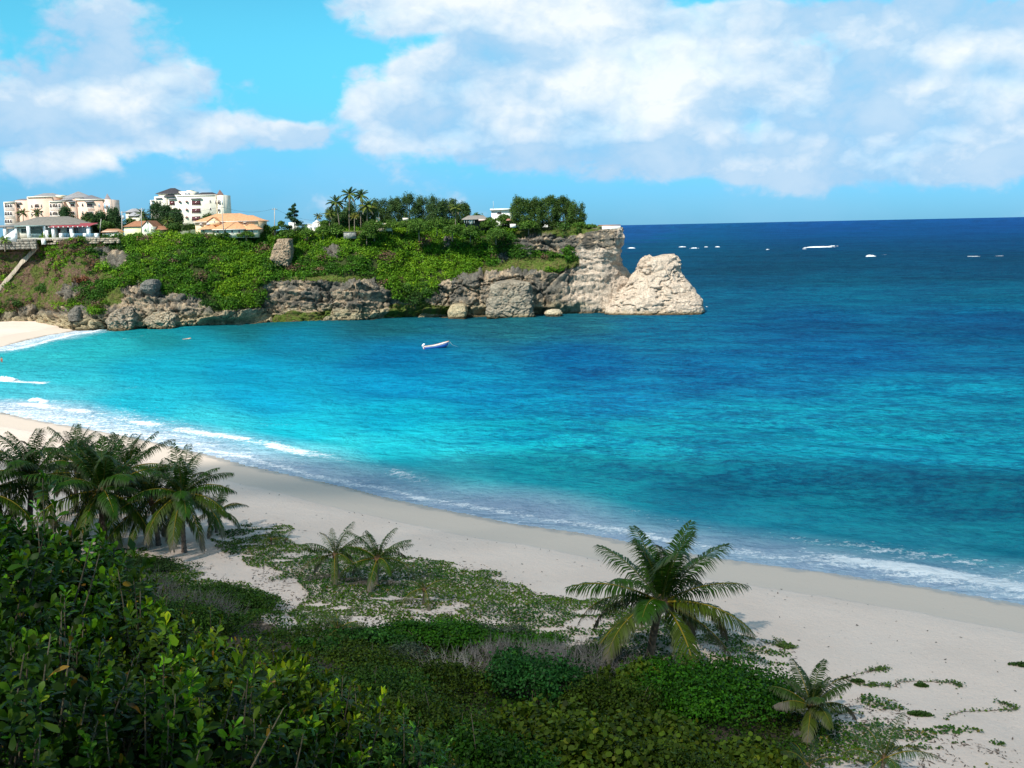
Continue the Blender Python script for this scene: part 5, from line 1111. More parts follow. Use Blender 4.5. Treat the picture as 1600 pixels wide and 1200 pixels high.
mound(1000,1180,105,1.6,'grape','wide sea grape bush with round leaves at the bottom right of centre',76,ry=.7,dens=1.1)
mound(860,1190,110,2.2,'grape','sea grape bush with round leaves at the bottom centre',77,ry=.7,dens=1.1)
mound(700,1180,100,2.2,'olive','dark olive bush at the bottom left of centre',78,ry=.7,twigs=4)
mound(1120,1208,85,1.2,'grape','sea grape bush touching the bottom edge below the large smooth mound',79,ry=.7)
mound(1195,1215,55,1.1,'grape','last small sea grape bush at the bottom edge, left of the cut palm',80)
mound(930,1240,120,2.2,'grape','sea grape bush cut by the bottom edge at the centre right',81,ry=.6)
mound(760,1245,120,2.4,'dark','dark bush cut by the bottom edge at the centre',82,ry=.6)
mound(1050,1245,110,2.0,'olive','olive bush cut by the bottom edge below the wide sea grape',83,ry=.6)
mound(600,1130,100,2.4,'small','dense small-leaved bush between the near shrubs and the dark centre',84,ry=.7,twigs=6)
mound(352,945,78,1.0,'small','green vine mound left of the sandy path',85,ry=.6,dens=1.15)
mound(210,888,90,.6,'small','low dark mound in the shade of the left grove',86,ry=.5,col=(.03,.06,.014))
mound(270,985,110,1.6,'small','green bush behind the grey stems on the left',87,ry=.6)
mound(150,965,90,1.0,'olive','olive bush below the thick palm trunk',88,ry=.6)
mound(60,915,70,1.1,'small','bush under the leftmost palm',89)
mound(150,1045,110,1.5,'dark','dark bush hidden behind the nearest left shrubs',90,ry=.7,twigs=5)
mound(470,1110,75,2.0,'small','small-leaved bush at the near end of the sandy path',91,ry=.6,twigs=6)
mound(300,1070,80,2.0,'olive','olive bush behind the nearest shrubs, left of the path',92,ry=.6,twigs=5)
twigs(900,1052,88,1.7,'widest patch of grey leafless twigs left of the largest palm',93,ry=.5,n=620)
twigs(805,1035,70,1.4,'grey leafless shrub behind the tall dark bush',94,ry=.4,n=330)
twigs(285,968,75,1.9,'grey leafless stems left of the sandy path',95,ry=.5,n=460,col=(.17,.155,.145))
twigs(225,925,50,1.5,'small grey leafless shrub near the thick palm trunk',96,ry=.5,n=200,col=(.17,.155,.145))
twigs(720,1068,45,1.9,'pale bare stems left of the tall dark bush',97,ry=.5,n=90,col=(.42,.38,.34))
# ---------------- vines creeping over the sand ----------------
rng=np.random.default_rng(77)
VINE=[[(330,862),(372,822),(440,818),(448,842),(520,870),(560,852),(640,868),(700,878),(760,895),(838,925),(900,935),(960,945),(1100,975),(1190,1000),(1240,1022),(1240,1040),(1180,1035),(1050,1040),(1000,1045),(900,1040),(700,1010),(600,1010),(470,1008),(440,990),(455,960),(470,930),(445,905),(400,880),(370,872)],
 [(330,905),(400,915),(425,940),(400,975),(330,1010),(240,1000),(200,950),(240,905)],[(130,850),(250,870),(330,892),(300,905),(200,905),(100,890)],
 [(1230,1120),(1300,1075),(1370,1085),(1430,1115),(1480,1128),(1560,1165),(1640,1215),(1700,1300),(1200,1300),(1210,1180)]]
cnt=620000; xx=rng.uniform(-32,60,cnt); yy=rng.uniform(30,112,cnt); zz_=H(xx,yy); qx_,qy_,_=proj(np.stack([xx,yy,zz_],1))
P3=np.stack([xx,yy,xx*0],1); jx=qx_+(fbm(P3*.5,3,301)-.5)*60; jy=qy_+(fbm(P3*.5,3,302)-.5)*26
ins=np.zeros(cnt,bool)
for i,p in enumerate(VINE): ins|=inpoly(jx,jy,p)
den_=fbm(P3*.45,4,303); strk=vn(np.stack([xx*.5,yy*1.6,xx*0],1),304)
openness=smooth(600,900,qx_)*.5*smooth(930,985,qy_)+smooth(1150,1250,qx_)*.35+smooth(60,20,np.hypot(qx_-660,(qy_-960)*2.2))*.0
core=(inpoly(qx_,qy_,[(470,870),(560,855),(640,870),(760,898),(838,930),(800,945),(700,925),(640,930),(560,935),(480,905)])).astype(float)
prob=smooth(.355+.13*openness,.44+.13*openness,den_*.75+strk*.25+core*.10)
keep=ins&(rng.random(cnt)<prob)
xv,yv,zv=xx[keep],yy[keep],zz_[keep]; nk=len(xv); print('vine leaves',nk)
hgt=.05+.22*np.clip((den_[keep]-.45)*4,0,1)*rng.random(nk)
Nn=rng.normal(size=(nk,3))*.45+[0,0,1]
V,Fq,kk=leaves(np.stack([xv,yv,zv+hgt],1),Nn,rng.uniform(.11,.21,nk),.85,rng,'quad')
hb=fbm(np.stack([xv,yv,0*xv],1)*.25,3,305); cg=np.where((hb+rng.normal(size=nk)*.06)[:,None]>.5,np.array([.085,.155,.012]),np.array([.045,.115,.010]))
cg=np.where((rng.random(nk)<.05)[:,None],np.array([.20,.16,.03]),cg)*rng.uniform(.6,1.35,(nk,1))
tag(mesh('beach_vines',V,[Fq],M['glossleaf'],col=np.repeat(cg,kk,0)),'green creeping beach vines spreading over the pale sand','ground cover',kind='stuff')
# undergrowth on the dark soil of the slope
cnt=420000; xx=rng.uniform(-34,34,cnt); yy=rng.uniform(16,72,cnt); ss__=yy*.9+xx*.75
sv=smooth(47,41,ss__)*smooth(14,20,ss__)
for spx,spy,sr_ in ((690,1020,7),(600,1040,6),(800,1060,7),(900,1060,6),(1000,1100,6),(1110,1130,7),(840,1130,8),(700,1120,8),(560,1060,6),(350,960,3.),(280,980,5),(200,930,6)):
    q_=hit(spx,spy); sv=np.maximum(sv,smooth(sr_*1.05,sr_*.6,np.hypot(xx-q_[0],(yy-q_[1])*1.3)))
kp=rng.random(cnt)<sv*smooth(.30,.42,fbm(np.stack([xx,yy,0*xx],1)*.5,3,330)); xv,yv=xx[kp],yy[kp]; nk=len(xv); lum=fbm(np.stack([xv,yv,0*xv],1)*.7,3,331)
zv=H(xv,yv)+.1+.75*rng.random(nk)*np.clip((lum-.3)*3,.1,1)
V,Fq,kk=leaves(np.stack([xv,yv,zv],1),rng.normal(size=(nk,3))*.7+[0,0,.8],rng.uniform(.10,.20,nk),.75,rng,'quad')
hb=fbm(np.stack([xv,yv,0*xv],1)*.3,3,332)[:,None]; cg=np.where(hb>.5,np.array([.034,.088,.006]),np.array([.045,.080,.007]))*rng.uniform(.5,1.35,(nk,1))
tag(mesh('undergrowth',V,[Fq],M['leaf'],col=np.repeat(cg,kk,0)),'dense low green undergrowth between the shrubs of the slope','undergrowth',kind='stuff')
# dead litter between the vines
cnt=60000; xx=rng.uniform(-25,45,cnt); yy=rng.uniform(34,95,cnt); zz_=H(xx,yy); qx_,qy_,_=proj(np.stack([xx,yy,zz_],1)); jx=qx_+rng.normal(size=cnt)*12; jy=qy_+rng.normal(size=cnt)*7
ins=np.zeros(cnt,bool)
for p in VINE+[[(380,1000),(400,880),(450,900),(480,960),(440,1020)]]: ins|=inpoly(jx,jy,p)
ins&=fbm(np.stack([xx,yy,0*xx],1)*.6,3,310)>.47
xv,yv,zv=xx[ins],yy[ins],zz_[ins]; nk=len(xv)
V,Fq,kk=leaves(np.stack([xv,yv,zv+.03],1),rng.normal(size=(nk,3))*.3+[0,0,1],rng.uniform(.12,.4,nk),.22,rng,'quad')
tag(mesh('plant_litter',V,[Fq],M['twig'],col=np.repeat(np.array([.15,.11,.085])*rng.uniform(.5,1.5,(nk,1)),kk,0)),'brown twigs and dead leaves scattered on the sand','litter',kind='stuff')
# seaweed crumbs on the open beach
cnt=9000; xx=rng.uniform(-60,70,cnt); yy=rng.uniform(40,150,cnt); dd=sdist(xx,yy); pr=np.exp(-((dd-8.6)/.8)**2)*.8*smooth(.45,.6,vn(np.stack([xx*.2,yy*.2,xx*0],1),320))+.30*(dd>8)
kp=(rng.random(cnt)<pr)&(dd>3)&(yy*0.9+xx*.75>44); xv,yv=xx[kp],yy[kp]; zv=H(xv,yv); nk=len(xv)
V,Fq,kk=leaves(np.stack([xv,yv,zv+.03],1),rng.normal(size=(nk,3))*.3+[0,0,1],rng.uniform(.06,.26,nk),.5,rng,'quad')
tag(mesh('seaweed_bits',V,[Fq],M['twig'],col=np.repeat(np.array([.10,.08,.06])*rng.uniform(.5,1.5,(nk,1)),kk,0)),'dark crumbs of seaweed strewn over the open sand','seaweed',kind='stuff')
def runner(pts,label,seed,dens=.5):
    rg=np.random.default_rng(seed); W_=[hit(*p) for p in pts]; W_=np.array(W_); t=np.linspace(0,len(W_)-1,60); q=np.stack([np.interp(t,np.arange(len(W_)),W_[:,k]) for k in range(3)],1)+np.stack([rg.normal(size=60)*.05,rg.normal(size=60)*.05,np.full(60,.03)],1); q[:,2]=H(q[:,0],q[:,1])+.03
    root=empty('vine_runner',q[0],label,'vine','vine runners reaching onto the open sand'); mb=MB(); mb.tube(q-q[0],.014,4,(.16,.10,.06)); mb.build('stem',M['twig'],root)
    n=int(300*dens); k=rg.integers(0,60,n); k=np.where(rg.random(n)<.6,rg.integers(35,60,n),k); p=q[k]+rg.normal(size=(n,3))*[.16,.16,.02]+[0,0,.06]
    V,Fq,kk=leaves(p-q[0],rg.normal(size=(n,3))*.3+[0,0,1],rg.uniform(.1,.2,n),.8,rg); mesh('foliage',V,[Fq],M['leaf'],root,col=np.repeat(np.array([.08,.13,.02])*rg.uniform(.6,1.4,(n,1)),kk,0))
runner([(1320,1062),(1350,1052),(1385,1045),(1360,1050)],'short runner just above the right fronds of the young yellowish palm',1)
runner([(1318,1060),(1335,1070),(1360,1072),(1390,1074)],'runner stretching right from the young yellowish palm',2)
runner([(1400,1074),(1402,1068),(1430,1067),(1465,1068),(1490,1068),(1503,1074)],'curved runner alone in the middle of the right sand',3)
runner([(1480,1122),(1505,1114),(1545,1113),(1590,1110),(1560,1098)],'longest runner crossing the sand at the right edge',4)
runner([(1190,1003),(1215,1010),(1235,1015)],'runner at the right tip of the vines beyond the largest palm',5,.9)
runner([(1210,1000),(1222,1008),(1238,1012)],'second short runner at the right tip of the vines beyond the largest palm',6,.6)
def patch(px,py,w_,label,seed):
    rg=np.random.default_rng(seed); b=hit(px,py); n=500; a=rg.uniform(0,6.28,n); q=np.sqrt(rg.random(n)); D=np.linalg.norm(b-[0,0,CAMH]); r=w_*D/F; x=q*np.cos(a)*r; y=q*np.sin(a)*r*.45; kk_=fbm(np.stack([x*1.5+seed*7,y*1.5,0*x],1),3,seed)>.43; x,y,q=x[kk_],y[kk_],q[kk_]; n=len(x)
    z=H(b[0]+x,b[1]+y)-b[2]+.05+.15*(1-q**2)*rg.random(n); V,Fq,kk=leaves(np.stack([x,y,z],1),rg.normal(size=(n,3))*.5+[0,0,1],rg.uniform(.1,.2,n),.7,rg); o=mesh('vine_patch',V,[Fq],M['leaf'],col=np.repeat(np.array([.055,.11,.02])*rg.uniform(.5,1.4,(n,1)),kk,0)); o.location=tuple(b); tag(o,label,'vine','small vine patches on the open sand')
patch(1595,1040,17,'green vine patch on the sand at the right edge of the picture',1); patch(1440,1073,10,'small green patch inside the curved runner',2); patch(1437,1118,17,'round vine patch at the right end of the lower vines',3); patch(1340,1066,10,'small patch right of the young yellowish palm',4)
# ---------------- nearest shrubs ----------------
def obov(Pb,D,Nn,L,Wd,rng,shape=0):
    """detailed leaf: base Pb, direction D, normal Nn"""
    D=D/np.linalg.norm(D,axis=1)[:,None]; S=np.cross(D,Nn); S/=np.linalg.norm(S,axis=1)[:,None]+1e-9; U=np.cross(S,D); L=L[:,None];Wd=Wd[:,None]
    cur=-.10*L*U
    b=Pb; c1=Pb+D*L*.38+U*L*.03; c2=Pb+D*L*.75; tt=Pb+D*L+cur
    f=.10
    a1,a2=(.62,1.) if shape==0 else (.95,.75)
    l1=c1-S*Wd*.5*a1+U*Wd*f; r1=c1+S*Wd*.5*a1+U*Wd*f; l2=c2-S*Wd*.5*a2+U*Wd*f+cur*.3; r2=c2+S*Wd*.5*a2+U*Wd*f+cur*.3
    le=Pb+D*L*.93-S*Wd*.24*a2+cur*.7; re=Pb+D*L*.93+S*Wd*.24*a2+cur*.7
    V=np.stack([b,l1,c1,r1,l2,c2,r2,le,tt,re],1); n=len(Pb); i=(np.arange(n)*10)[:,None]
    F3=np.concatenate([i+[0,2,1],i+[0,3,2],i+[5,8,7],i+[5,9,8]]); F4=np.concatenate([i+[1,2,5,4],i+[2,3,6,5]]); F3b=np.concatenate([i+[4,5,7],i+[5,6,9]])
    return V.reshape(-1,3),[np.concatenate([F3,F3b]),F4]
def nearshrub(px,py,dist,r,label,seed,kind=0,nr=120,L=.11,col=(.055,.16,.012),tall=None,h=None):
    nr=int(nr*1.35)
    rg=np.random.default_rng(seed); d=ray(px,py); c=np.array([0,0,CAMH])+d*dist; g_=Hs(c[0],c[1]); b=np.array([c[0],c[1],min(g_,c[2]-.9)]); root=empty('leafy_shrub',b,label,'shrub','glossy shrubs close to the viewer'); ctr=c-b
    n=nr; dr=rg.normal(size=(n,3)); dr/=np.linalg.norm(dr,axis=1)[:,None]; dr[:,2]=np.where(dr[:,2]<-.45,-dr[:,2],dr[:,2])
    rad=r*(.50+.55*rg.random(n)**.8)*(1+.42*(vn(dr*2.6+seed,3)-.5)*2); tips=ctr+dr*rad[:,None]*[1,1,.9]
    if tall:
        for k in range(tall): 
            x=rg.normal()*.25*r; tips[k]=ctr+[x,rg.normal()*.1,r*rg.uniform(.95,1.3)]; dr[k]=[x*.3,0,1]
    up=dr*.75+[0,0,.75]+rg.normal(size=(n,3))*.25; up/=np.linalg.norm(up,axis=1)[:,None]
    m_=rg.integers(9,16,n); ix=np.repeat(np.arange(n),m_); N_=len(ix); j=np.concatenate([np.arange(k) for k in m_]); u=j/m_[ix]
    T=up[ix]; a=j*2.39996+rg.uniform(0,6,n)[ix]; rr0=np.cross(T,rg.normal(size=3)+[.01,0,0]); rr0/=np.linalg.norm(rr0,axis=1)[:,None]; r1=np.cross(T,rr0)
    rd=rr0*np.cos(a)[:,None]+r1*np.sin(a)[:,None]; op=(.25+1.25*(1-u))[:,None]
    D=rd*np.sin(op)+T*np.cos(op)+rg.normal(size=(N_,3))*.15; Pb=tips[ix]-T*(.16*(1-u))[:,None]*(L/.11); 
    Ls=L*.88*rg.uniform(.55,1.3,N_)*(.62+.38*(1-u))*rg.uniform(.75,1.2,n)[ix]; Nn=T+rg.normal(size=(N_,3))*.25-D*.2
    V,Fl=obov(Pb,D,Nn,Ls,Ls*(.46 if kind==0 else .40),rg,kind)
    rosb=rg.uniform(.6,1.4,n)[ix]; rosb=np.where(rg.random(n)<.25,2.3,.8)[ix]*rosb; c_=np.array(col)*(rosb*rg.uniform(.7,1.3,N_))[:,None]*(.75+.95*u**2)[:,None]*np.stack([1+.5*(u>.6)*rg.random(N_),1+0*u,1+0*u],1)  # highlights painted into the leaf colour: rosette tips brighter and yellower
    yl=rg.random(N_)<.015; c_=np.where(yl[:,None],np.array([.42,.22,.02])*rg.uniform(.4,1,(N_,1)),c_); lite=(rg.random(N_)<.12)[:,None]; c_=np.where(lite,c_*[1.8,1.35,1.3],c_)
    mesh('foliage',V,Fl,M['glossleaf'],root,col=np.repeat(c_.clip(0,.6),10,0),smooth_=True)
    mb=MB()
    for k in range(min(n,46)):
        e=tips[k]; s0=np.array([e[0]*.12+ctr[0]*.3,e[1]*.12+ctr[1]*.3,-.15]); md=(s0*.35+e*.65)-[0,0,.12*r]+rg.normal(size=3)*.06*r; t=np.linspace(0,1,6)[:,None]; q=(1-t)**2*s0+2*t*(1-t)*md+t**2*e
        mb.tube(q,np.linspace(.011,.003,6)*(r/.9+.3),5,np.array([.11,.085,.05])*rg.uniform(.5,1.5))
    mb.build('branch',M['bark'],root)
    # loose inner leaves, coloured darker to paint the shade inside the shrub
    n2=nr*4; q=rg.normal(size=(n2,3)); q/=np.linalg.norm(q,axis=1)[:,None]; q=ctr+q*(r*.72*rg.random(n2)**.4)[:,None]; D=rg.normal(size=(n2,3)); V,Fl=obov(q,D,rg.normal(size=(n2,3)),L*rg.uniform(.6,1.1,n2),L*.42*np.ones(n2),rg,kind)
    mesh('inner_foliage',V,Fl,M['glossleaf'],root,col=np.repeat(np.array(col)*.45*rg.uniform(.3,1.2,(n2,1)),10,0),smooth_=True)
    return root
A_=(.030,.085,.002);B_=(.058,.108,.003);C_=(.026,.060,.003)
nearshrub(45,938,9.5,.80,'bright glossy shrub rising in front of the leftmost palm',101,0,130,.13,A_,tall=7)
nearshrub(-40,1000,8,.95,'glossy shrub at the left edge half way up the near thicket',102,0,130,.12,A_)
nearshrub(120,985,9.5,.80,'glossy shrub with white blossoms on the left side',103,0,130,.11,A_)
nearshrub(205,1015,13,.85,'small-leaved shrub behind the one with white blossoms',104,1,150,.09,C_)
nearshrub(60,1120,6.8,.80,'dark glossy shrub in the bottom left corner',105,0,120,.11,A_)
nearshrub(215,1075,8.5,.80,'glossy shrub with upright shoots right of the corner shrub',106,0,130,.11,B_,tall=4)
nearshrub(318,1082,11.5,.75,'mid green shrub below the grey leafless stems',107,1,150,.10,B_,tall=4)
nearshrub(330,1160,7.2,.70,'shrub with large pale leaves and one orange leaf at the bottom left',108,0,110,.12,B_)
nearshrub(432,1105,9.5,.52,'shrub with a tall leafy shoot standing in front of the sandy path',109,1,120,.12,B_,tall=6)
nearshrub(470,1190,7.5,.62,'broad leaved shrub at the bottom edge left of centre',110,1,110,.12,B_)
nearshrub(545,1178,12,.75,'light green shrub at the right flank of the near thicket',111,1,160,.11,B_,tall=3)
nearshrub(610,1225,9.5,.60,'last near shrub on the right, cut by the bottom edge',112,1,110,.11,(.032,.10,.010),tall=3)
nearshrub(180,1215,5.8,.70,'nearest shrub cut by the bottom edge at the left',113,0,110,.10,A_)
nearshrub(-30,1240,5.5,.8,'shrub filling the very corner at the bottom left',114,0,110,.10,C_)
nearshrub(440,1270,7,.7,'shrub below the broad leaved one, mostly outside the picture',115,0,90,.11,A_)
nearshrub(-60,925,10,.8,'shrub half outside the left edge under the palms',116,0,110,.12,A_)
nearshrub(105,948,15,.65,'rounded shrub under the thick palm trunk',117,1,140,.09,C_)
nearshrub(650,1245,15,.8,'small-leaved shrub behind the last near shrub on the right',118,1,150,.10,C_)
nearshrub(320,1260,6,.75,'shrub between the nearest ones at the bottom edge',119,0,90,.11,C_)
def flower(px,py,dist,label,s=.05):
    c=np.array([0,0,CAMH])+ray(px,py)*dist; root=empty('blossom',c,label,'flower','pale blossoms on the near shrubs'); mb=MB()
    for k in range(5):
        a=k*1.2566; d=np.array([math.cos(a),-.6,math.sin(a)]); t=np.array([-math.sin(a),0,math.cos(a)]); mb.add([(0,0,0),tuple(d*s*.5+t*s*.3),tuple(d*s),tuple(d*s*.5-t*s*.3)],[[[0,1,2,3]]],(.85,.82,.75))
    mb.build('petals',M['plain'],root); cb=MB(); cb.tube([(0,-s*.3,-s*.1),(0,-s*.3,s*.1)],s*.12,6,(.6,.4,.05)); cb.build('flower_centre',M['plain'],root)
flower(50,910,8.5,'white blossom high on the left near shrub'); flower(78,952,8.3,'largest white blossom on the left near shrub',.06); flower(112,985,8.4,'small cream blossom to the right of the largest one',.035)
# ---------------- boat ----------------
bp=PZ(682,545); Lb=5.9
root=empty('fishing_boat',(bp[0],bp[1],.24),'small open blue and white fishing boat with an outboard motor anchored in the bay','boat')
root.rotation_euler=(0,R_(-4),R_(14))
n=22; t=np.linspace(0,1,n); hw=.95*np.where(t<.55,.82+.18*np.sin(t/.55*math.pi/2),np.sqrt(np.clip(1-((t-.55)/.45)**2.2,0,1))); hw[-1]=.02
sheer=.62+.75*np.clip(t-.35,0,1)**1.6*1.6; keel=-.28+.55*np.clip((t-.75)/.25,0,1)**2
X=(t-.5)*Lb
mb=MB(); prof=[(0,0),(.55,.06),(.85,.40),(.97,.72),(1,1)]; V=[];cl=[]
for i in range(n):
    for sgn in (1,):
        for (a,zf) in prof: V.append((X[i]+.35*zf*(t[i]>.8)*(t[i]-.8)*4,hw[i]*a,keel[i]+(sheer[i]-keel[i])*zf)); cl.append((.85,.86,.88) if zf>.95 else ((.03,.16,.52) if zf>.38 else (.05,.03,.04)))
V=np.array(V); V2=V*[1,-1,1]; k5=len(prof); i=(np.arange(n-1)[:,None]*k5+np.arange(k5-1)[None]).ravel()
f=np.stack([i,i+k5,i+k5+1,i+1],1); mb.add(V,[f],np.array(cl)); mb.add(V2,[f[:,::-1]],np.array(cl))
tr=[V[k] for k in range(k5)]+[V2[k] for k in range(k5-1,0,-1)]; mb.add(tr,[np.arange(len(tr))[None]],(.5,.12,.05)); mb.build('hull',M['plain'],root,True)
mb=MB(); Vi=[];
for i_ in range(n):
    for s_ in (-1,-.85,0,.85,1): Vi.append((X[i_]+(.3*(t[i_]>.8)*(t[i_]-.8)*4),hw[i_]*.93*s_*(.8 if abs(s_)<1 else 1),(keel[i_]+.22 if abs(s_)<1 else sheer[i_]-.02)))
i=(np.arange(n-1)[:,None]*5+np.arange(4)[None]).ravel(); mb.add(Vi,[np.stack([i,i+1,i+6,i+5],1)],(.82,.80,.78)); mb.build('interior',M['plain'],root)
for s_ in (1,-1):
    mb=MB(); g_=np.array([V[i_*k5+k5-1]*[1,s_,1] for i_ in range(n)]); mb.tube(g_+[0,0,.02],.055,6,(.62,.33,.22)); mb.build('gunwale',M['plain'],root,True)
for xx in (-1.6,-.3,1.1): mb=MB(); mb.box((xx-.16,-.80,.33),(xx+.16,.80,.39),(.75,.80,.86)); mb.build('thwart',M['plain'],root)
mb=MB(); mb.box((1.6,-.42,.70),(2.5,.42,.76),(.9,.9,.9)); mb.build('foredeck',M['plain'],root)
mr=MB(); mr.tube([(-3.05,0,-.5),(-3.08,0,.2),(-3.1,0,.75)],[.07,.08,.12],8,(.75,.77,.8)); mo=mr.build('outboard_motor',M['plain'],root,True)
mb=MB(); mb.tube([(-3.35,0,.72),(-3.2,0,.85),(-2.95,0,1.05),(-2.75,0,1.22),(-2.68,0,1.28)],[.12,.22,.26,.22,.08],8,(.88,.92,.93)); mb.build('cowl',M['plain'],mo,True)
mb=MB(); 
for k in range(3): a=k*2.094; mb.box((-3.2+.02*k,math.cos(a)*.12-.05,-.5+math.sin(a)*.12-.05),(-3.16+.02*k,math.cos(a)*.12+.05,-.5+math.sin(a)*.12+.05),(.1,.1,.1))
mb.build('propeller',M['plain'],mo)
mb=MB(); mb.tube([(3.25,0,1.1),(3.8,0,.3),(5.5,0,-.6)],.02,5,(.7,.68,.6)); mb.build('mooring_rope',M['plain'],root)
# ---------------- people in the water ----------------
def skinbody(name,parent,verts,edges,rad,mat,sub=2):
    me=bpy.data.meshes.new(name); me.from_pydata(verts,edges,[]); o=bpy.data.objects.new(name,me); C.objects.link(o); o.parent=parent
    o.modifiers.new('s','SKIN'); o.modifiers.new('u','SUBSURF').levels=sub; o.modifiers['u'].render_levels=sub
    for v,r in zip(me.skin_vertices[0].data,rad): v.radius=(r,r)
    me.skin_vertices[0].data[0].use_root=True; me.materials.append(mat); return o
skinm=vmat('skin',.6,0,base=(.42,.22,.14)); skin2=vmat('skin_pale',.6,0,base=(.62,.40,.28)); red=vmat('red_swimwear',.7,0,base=(.45,.04,.04)); hair=vmat('dark_hair',.7,0,base=(.02,.015,.01)); blonde=vmat('light_hair',.7,0,base=(.35,.22,.10))
def headmesh(parent,c,hm,fdir=(0,-1,0)):
    mb=MB(); c=np.array(c); t=np.linspace(-1,1,9); mb.tube(c+np.stack([t*0,t*0+.015,t*.115+.03],1),.098*np.sqrt(np.clip(1-t**2,.03,1)),10,(1,1,1)); h=mb.build('hair',hm,parent,True); return h
pp_=PZ(3,566); root=tag(skinbody('person',None,[(0,0,0),(0,0,.22),(0,0,.48),(0,0,.58),(0,-.015,.68),(0,-.02,.80),(-.19,0,.46),(.19,0,.46),(-.27,-.05,.20),(.27,-.05,.22),(-.25,-.20,0.0),(.24,-.22,.02),(-.10,0,-.1),(.10,0,-.1),(-.11,0,-.5),(.11,0,-.5),(0,-.11,.70),(-.25,-.28,-.02),(.24,-.30,0.0)],
 [(0,1),(1,2),(2,3),(3,4),(4,5),(2,6),(2,7),(6,8),(7,9),(8,10),(9,11),(0,12),(0,13),(12,14),(13,15),(4,16),(10,17),(11,18)],[.15,.13,.15,.06,.09,.07,.06,.06,.045,.045,.03,.03,.09,.09,.07,.07,.025,.035,.035],skinm),'person standing waist deep in the turquoise water at the left edge wearing red','person')
root.location=(pp_[0],pp_[1],0.35); headmesh(root,(0,.02,.76),hair)
o=skinbody('swimwear',root,[(0,0,-.12),(0,0,.10),(0,0,.40)],[(0,1),(1,2)],[.165,.15,.165],red); 
pp_=PZ(292,530); root=tag(skinbody('person',None,[(0,0,0),(.25,0,.02),(.50,0,.04),(.62,0,.08),(.74,-.02,.16),(.5,-.18,.02),(.5,.18,.04),(.75,-.34,.12),(.72,.36,-.1),(1.0,-.42,.06),(.95,.42,-.2),(-.2,-.09,0),(-.2,.09,-.03),(-.62,-.12,-.03),(-.62,.14,-.1),(-1.0,-.13,-.02),(-1.0,.15,-.12),(.72,-.11,.13)],
 [(0,1),(1,2),(2,3),(3,4),(2,5),(2,6),(5,7),(6,8),(7,9),(8,10),(0,11),(0,12),(11,13),(12,14),(13,15),(14,16),(4,17)],[.14,.13,.15,.06,.09,.07,.07,.045,.045,.03,.03,.09,.09,.06,.06,.04,.04,.025],skin2),'person swimming face up in the calm water near the cliff on the left','person')
root.location=(pp_[0],pp_[1],.10); root.rotation_euler=(0,0,.3); root.scale=(1.15,1.15,1.15); headmesh(root,(.78,0,.14),blonde)
# ---------------- breaking waves offshore ----------------
foamm=vmat('wave_foam',.8,.12,.8,.5,2.0,base=(.82,.85,.87))
def breaker(px,py,wpx,hpx,label,seed,dpx=2.0):
    rg=np.random.default_rng(seed); p=PZ(px,py); Y=p[1]; k=Y/F; Lw=wpx*k; h=hpx*k*1.0; nx_=60; ny_=14; dep=max(4,h*3.5)
    u=np.linspace(-1,1,nx_); v=np.linspace(-1,1,ny_); U,Vv=np.meshgrid(u,v); env=np.clip(1-U**2,0,1)**.6; nn_=fbm(np.stack([U.ravel()*max(3,wpx*.22)+seed*9,Vv.ravel()*1.8,0*U.ravel()],1),4,seed,.65).reshape(U.shape)
    Z=h*.95*env*np.clip(1-Vv**2,0,1)**.7*smooth(.42,.62,nn_+.10*(1-np.abs(U)))-.45; X=U*Lw/2; Yv=Vv*dep/2+ (fbm(np.stack([U.ravel()*2+seed,0*U.ravel(),0*U.ravel()],1),3,seed+5).reshape(U.shape)-.5)*dep*1.2
    i=(np.arange(ny_-1)[:,None]*nx_+np.arange(nx_-1)[None]).ravel(); o=mesh('breaking_wave',np.stack([X,Yv,Z],-1).reshape(-1,3),[np.stack([i,i+1,i+nx_+1,i+nx_],1)],foamm,smooth_=True); o.location=tuple(p); tag(o,label,'wave','waves breaking on the offshore reef')
for a in ((1280,386.5,56,2.6,'largest white breaker on the horizon side, right of the sea rock',1),(1302,384.5,18,1.6,'short white crest at the right end of the largest breaker',2),(1257,389,9,1.5,'small white crest at the left foot of the largest breaker',3),(1085,388,18,2.0,'white breaker just right of and above the sea rock',4),(1066,386,14,1.8,'white crest left of the one above the sea rock',5),(1103,386,7,1.6,'tiny white crest third in the row above the sea rock',6),(1121,386,9,1.8,'right end crest of the row above the sea rock',7),(1199,390,6,1.6,'lone speck of foam between the two reefs of breakers',8),(986,388,14,2.2,'white crest right beside the headland tip',9),(1360,400,15,3.0,'bright breaker with a fading tail right of the largest one',10),(1382,398,26,1.2,'thin fading tail of the bright breaker',11),(1521,400.5,32,1.4,'long thin foam line at the right',12),(1562,399.5,26,.9,'last thin foam line near the right edge',13),(1128,486,26,1.6,'foam patch on the water at the right foot of the sea rock',14),(1078,489,20,.9,'foam at the front foot of the sea rock',15),(1104,479,8,2.2,'splash at the right corner of the sea rock',16)): breaker(*a[:4],a[4],a[5])
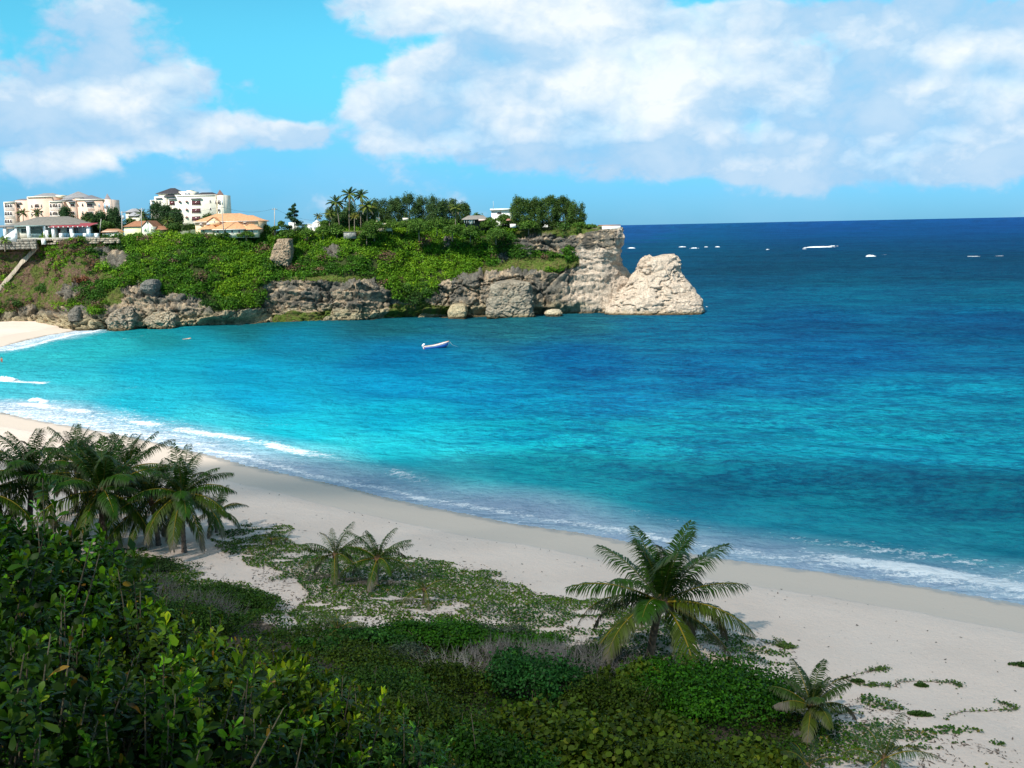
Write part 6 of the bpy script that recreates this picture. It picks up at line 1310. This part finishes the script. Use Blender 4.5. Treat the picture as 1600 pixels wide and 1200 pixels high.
def surf(px,py,wpx,h,label,seed,ang=-.55):
    rg=np.random.default_rng(seed); p=PZ(px,py); k=np.linalg.norm(p-[0,0,CAMH])/F; Lw=wpx*k; nx_=70; ny_=16; dep=2.2
    U,Vv=np.meshgrid(np.linspace(-1,1,nx_),np.linspace(-1,1,ny_)); f=U.ravel(); nn_=fbm(np.stack([f*7+seed*9,Vv.ravel()*2.5,0*f],1),4,seed).reshape(U.shape)
    Z=h*np.clip(1-U**2,0,1)**.6*np.clip(1-Vv**2,0,1)**.8*(.35+1.1*nn_)-.12; Yv=Vv*dep/2+(fbm(np.stack([f*2+seed,0*f,0*f],1),3,seed+5).reshape(U.shape)-.5)*2.2
    i=(np.arange(ny_-1)[:,None]*nx_+np.arange(nx_-1)[None]).ravel(); o=mesh('breaking_wave',np.stack([U*Lw/2,Yv,Z],-1).reshape(-1,3),[np.stack([i,i+1,i+nx_+1,i+nx_],1)],foamm,smooth_=True); o.location=tuple(p); o.rotation_euler=(0,0,ang); tag(o,label,'wave','small waves breaking near the beach')
surf(4,594,34,.9,'white breaker at the left edge near the standing person',31,-.1); surf(55,626,22,.6,'small curling breaker in the left surf',32,-.5); surf(68,629,16,.5,'second small curling breaker in the left surf',33,-.5)
# ---------------- passing cloud overhead that shades the foreground ----------------
cz=520.; gc0=np.array([30.,-28.,0]); cpos=gc0+SV*(cz/SV[2])
rg=np.random.default_rng(9); nU,nV=220,90; uu=np.arange(nU)*2*math.pi/nU; vv_=np.linspace(-math.pi/2,math.pi/2,nV); U,Vv=np.meshgrid(uu,vv_)
D=np.stack([np.cos(Vv)*np.cos(U),np.cos(Vv)*np.sin(U),np.sin(Vv)],-1).reshape(-1,3)
edge_=1+.16*(fbm(D*2.2,4,400)-.5)*2+.22*(fbm(D*6,3,401)-.5)
Vc_=D*edge_[:,None]*np.array([190,130,26]); Vc_[:,2]+=np.where(D[:,2]>0,14*fbm(D*7,3,402)*D[:,2]*2,0)
Vc_=Vc_@np.array([[math.cos(-.41),math.sin(-.41),0],[-math.sin(-.41),math.cos(-.41),0],[0,0,1]])
i=(np.arange(nV-1)[:,None]*nU); j=np.arange(nU)[None]; j2=(j+1)%nU
m=bpy.data.materials.new('cloud_vapour'); m.use_nodes=True; N=NT(m.node_tree); N.n.clear()
df=N.add('ShaderNodeBsdfDiffuse',{'Color':(.9,.92,.95,1)}); tl=N.add('ShaderNodeBsdfTranslucent',{'Color':(.9,.92,.95,1)}); mx=N.add('ShaderNodeMixShader',{0:.5}); N.l.new(df.outputs[0],mx.inputs[1]); N.l.new(tl.outputs[0],mx.inputs[2])
tp_=N.add('ShaderNodeBsdfTransparent'); m2=N.add('ShaderNodeMixShader',{0:.42}); N.l.new(tp_.outputs[0],m2.inputs[1]); N.l.new(mx.outputs[0],m2.inputs[2]); N.l.new(m2.outputs[0],N.add('ShaderNodeOutputMaterial').inputs[0])
cl=mesh('cloud',Vc_,[np.stack([i+j,i+j2,i+nU+j2,i+nU+j],-1).reshape(-1,4)],m,smooth_=True); cl.location=tuple(cpos); tag(cl,'thin white cloud drifting high over the beach behind the viewer','cloud',kind='structure')
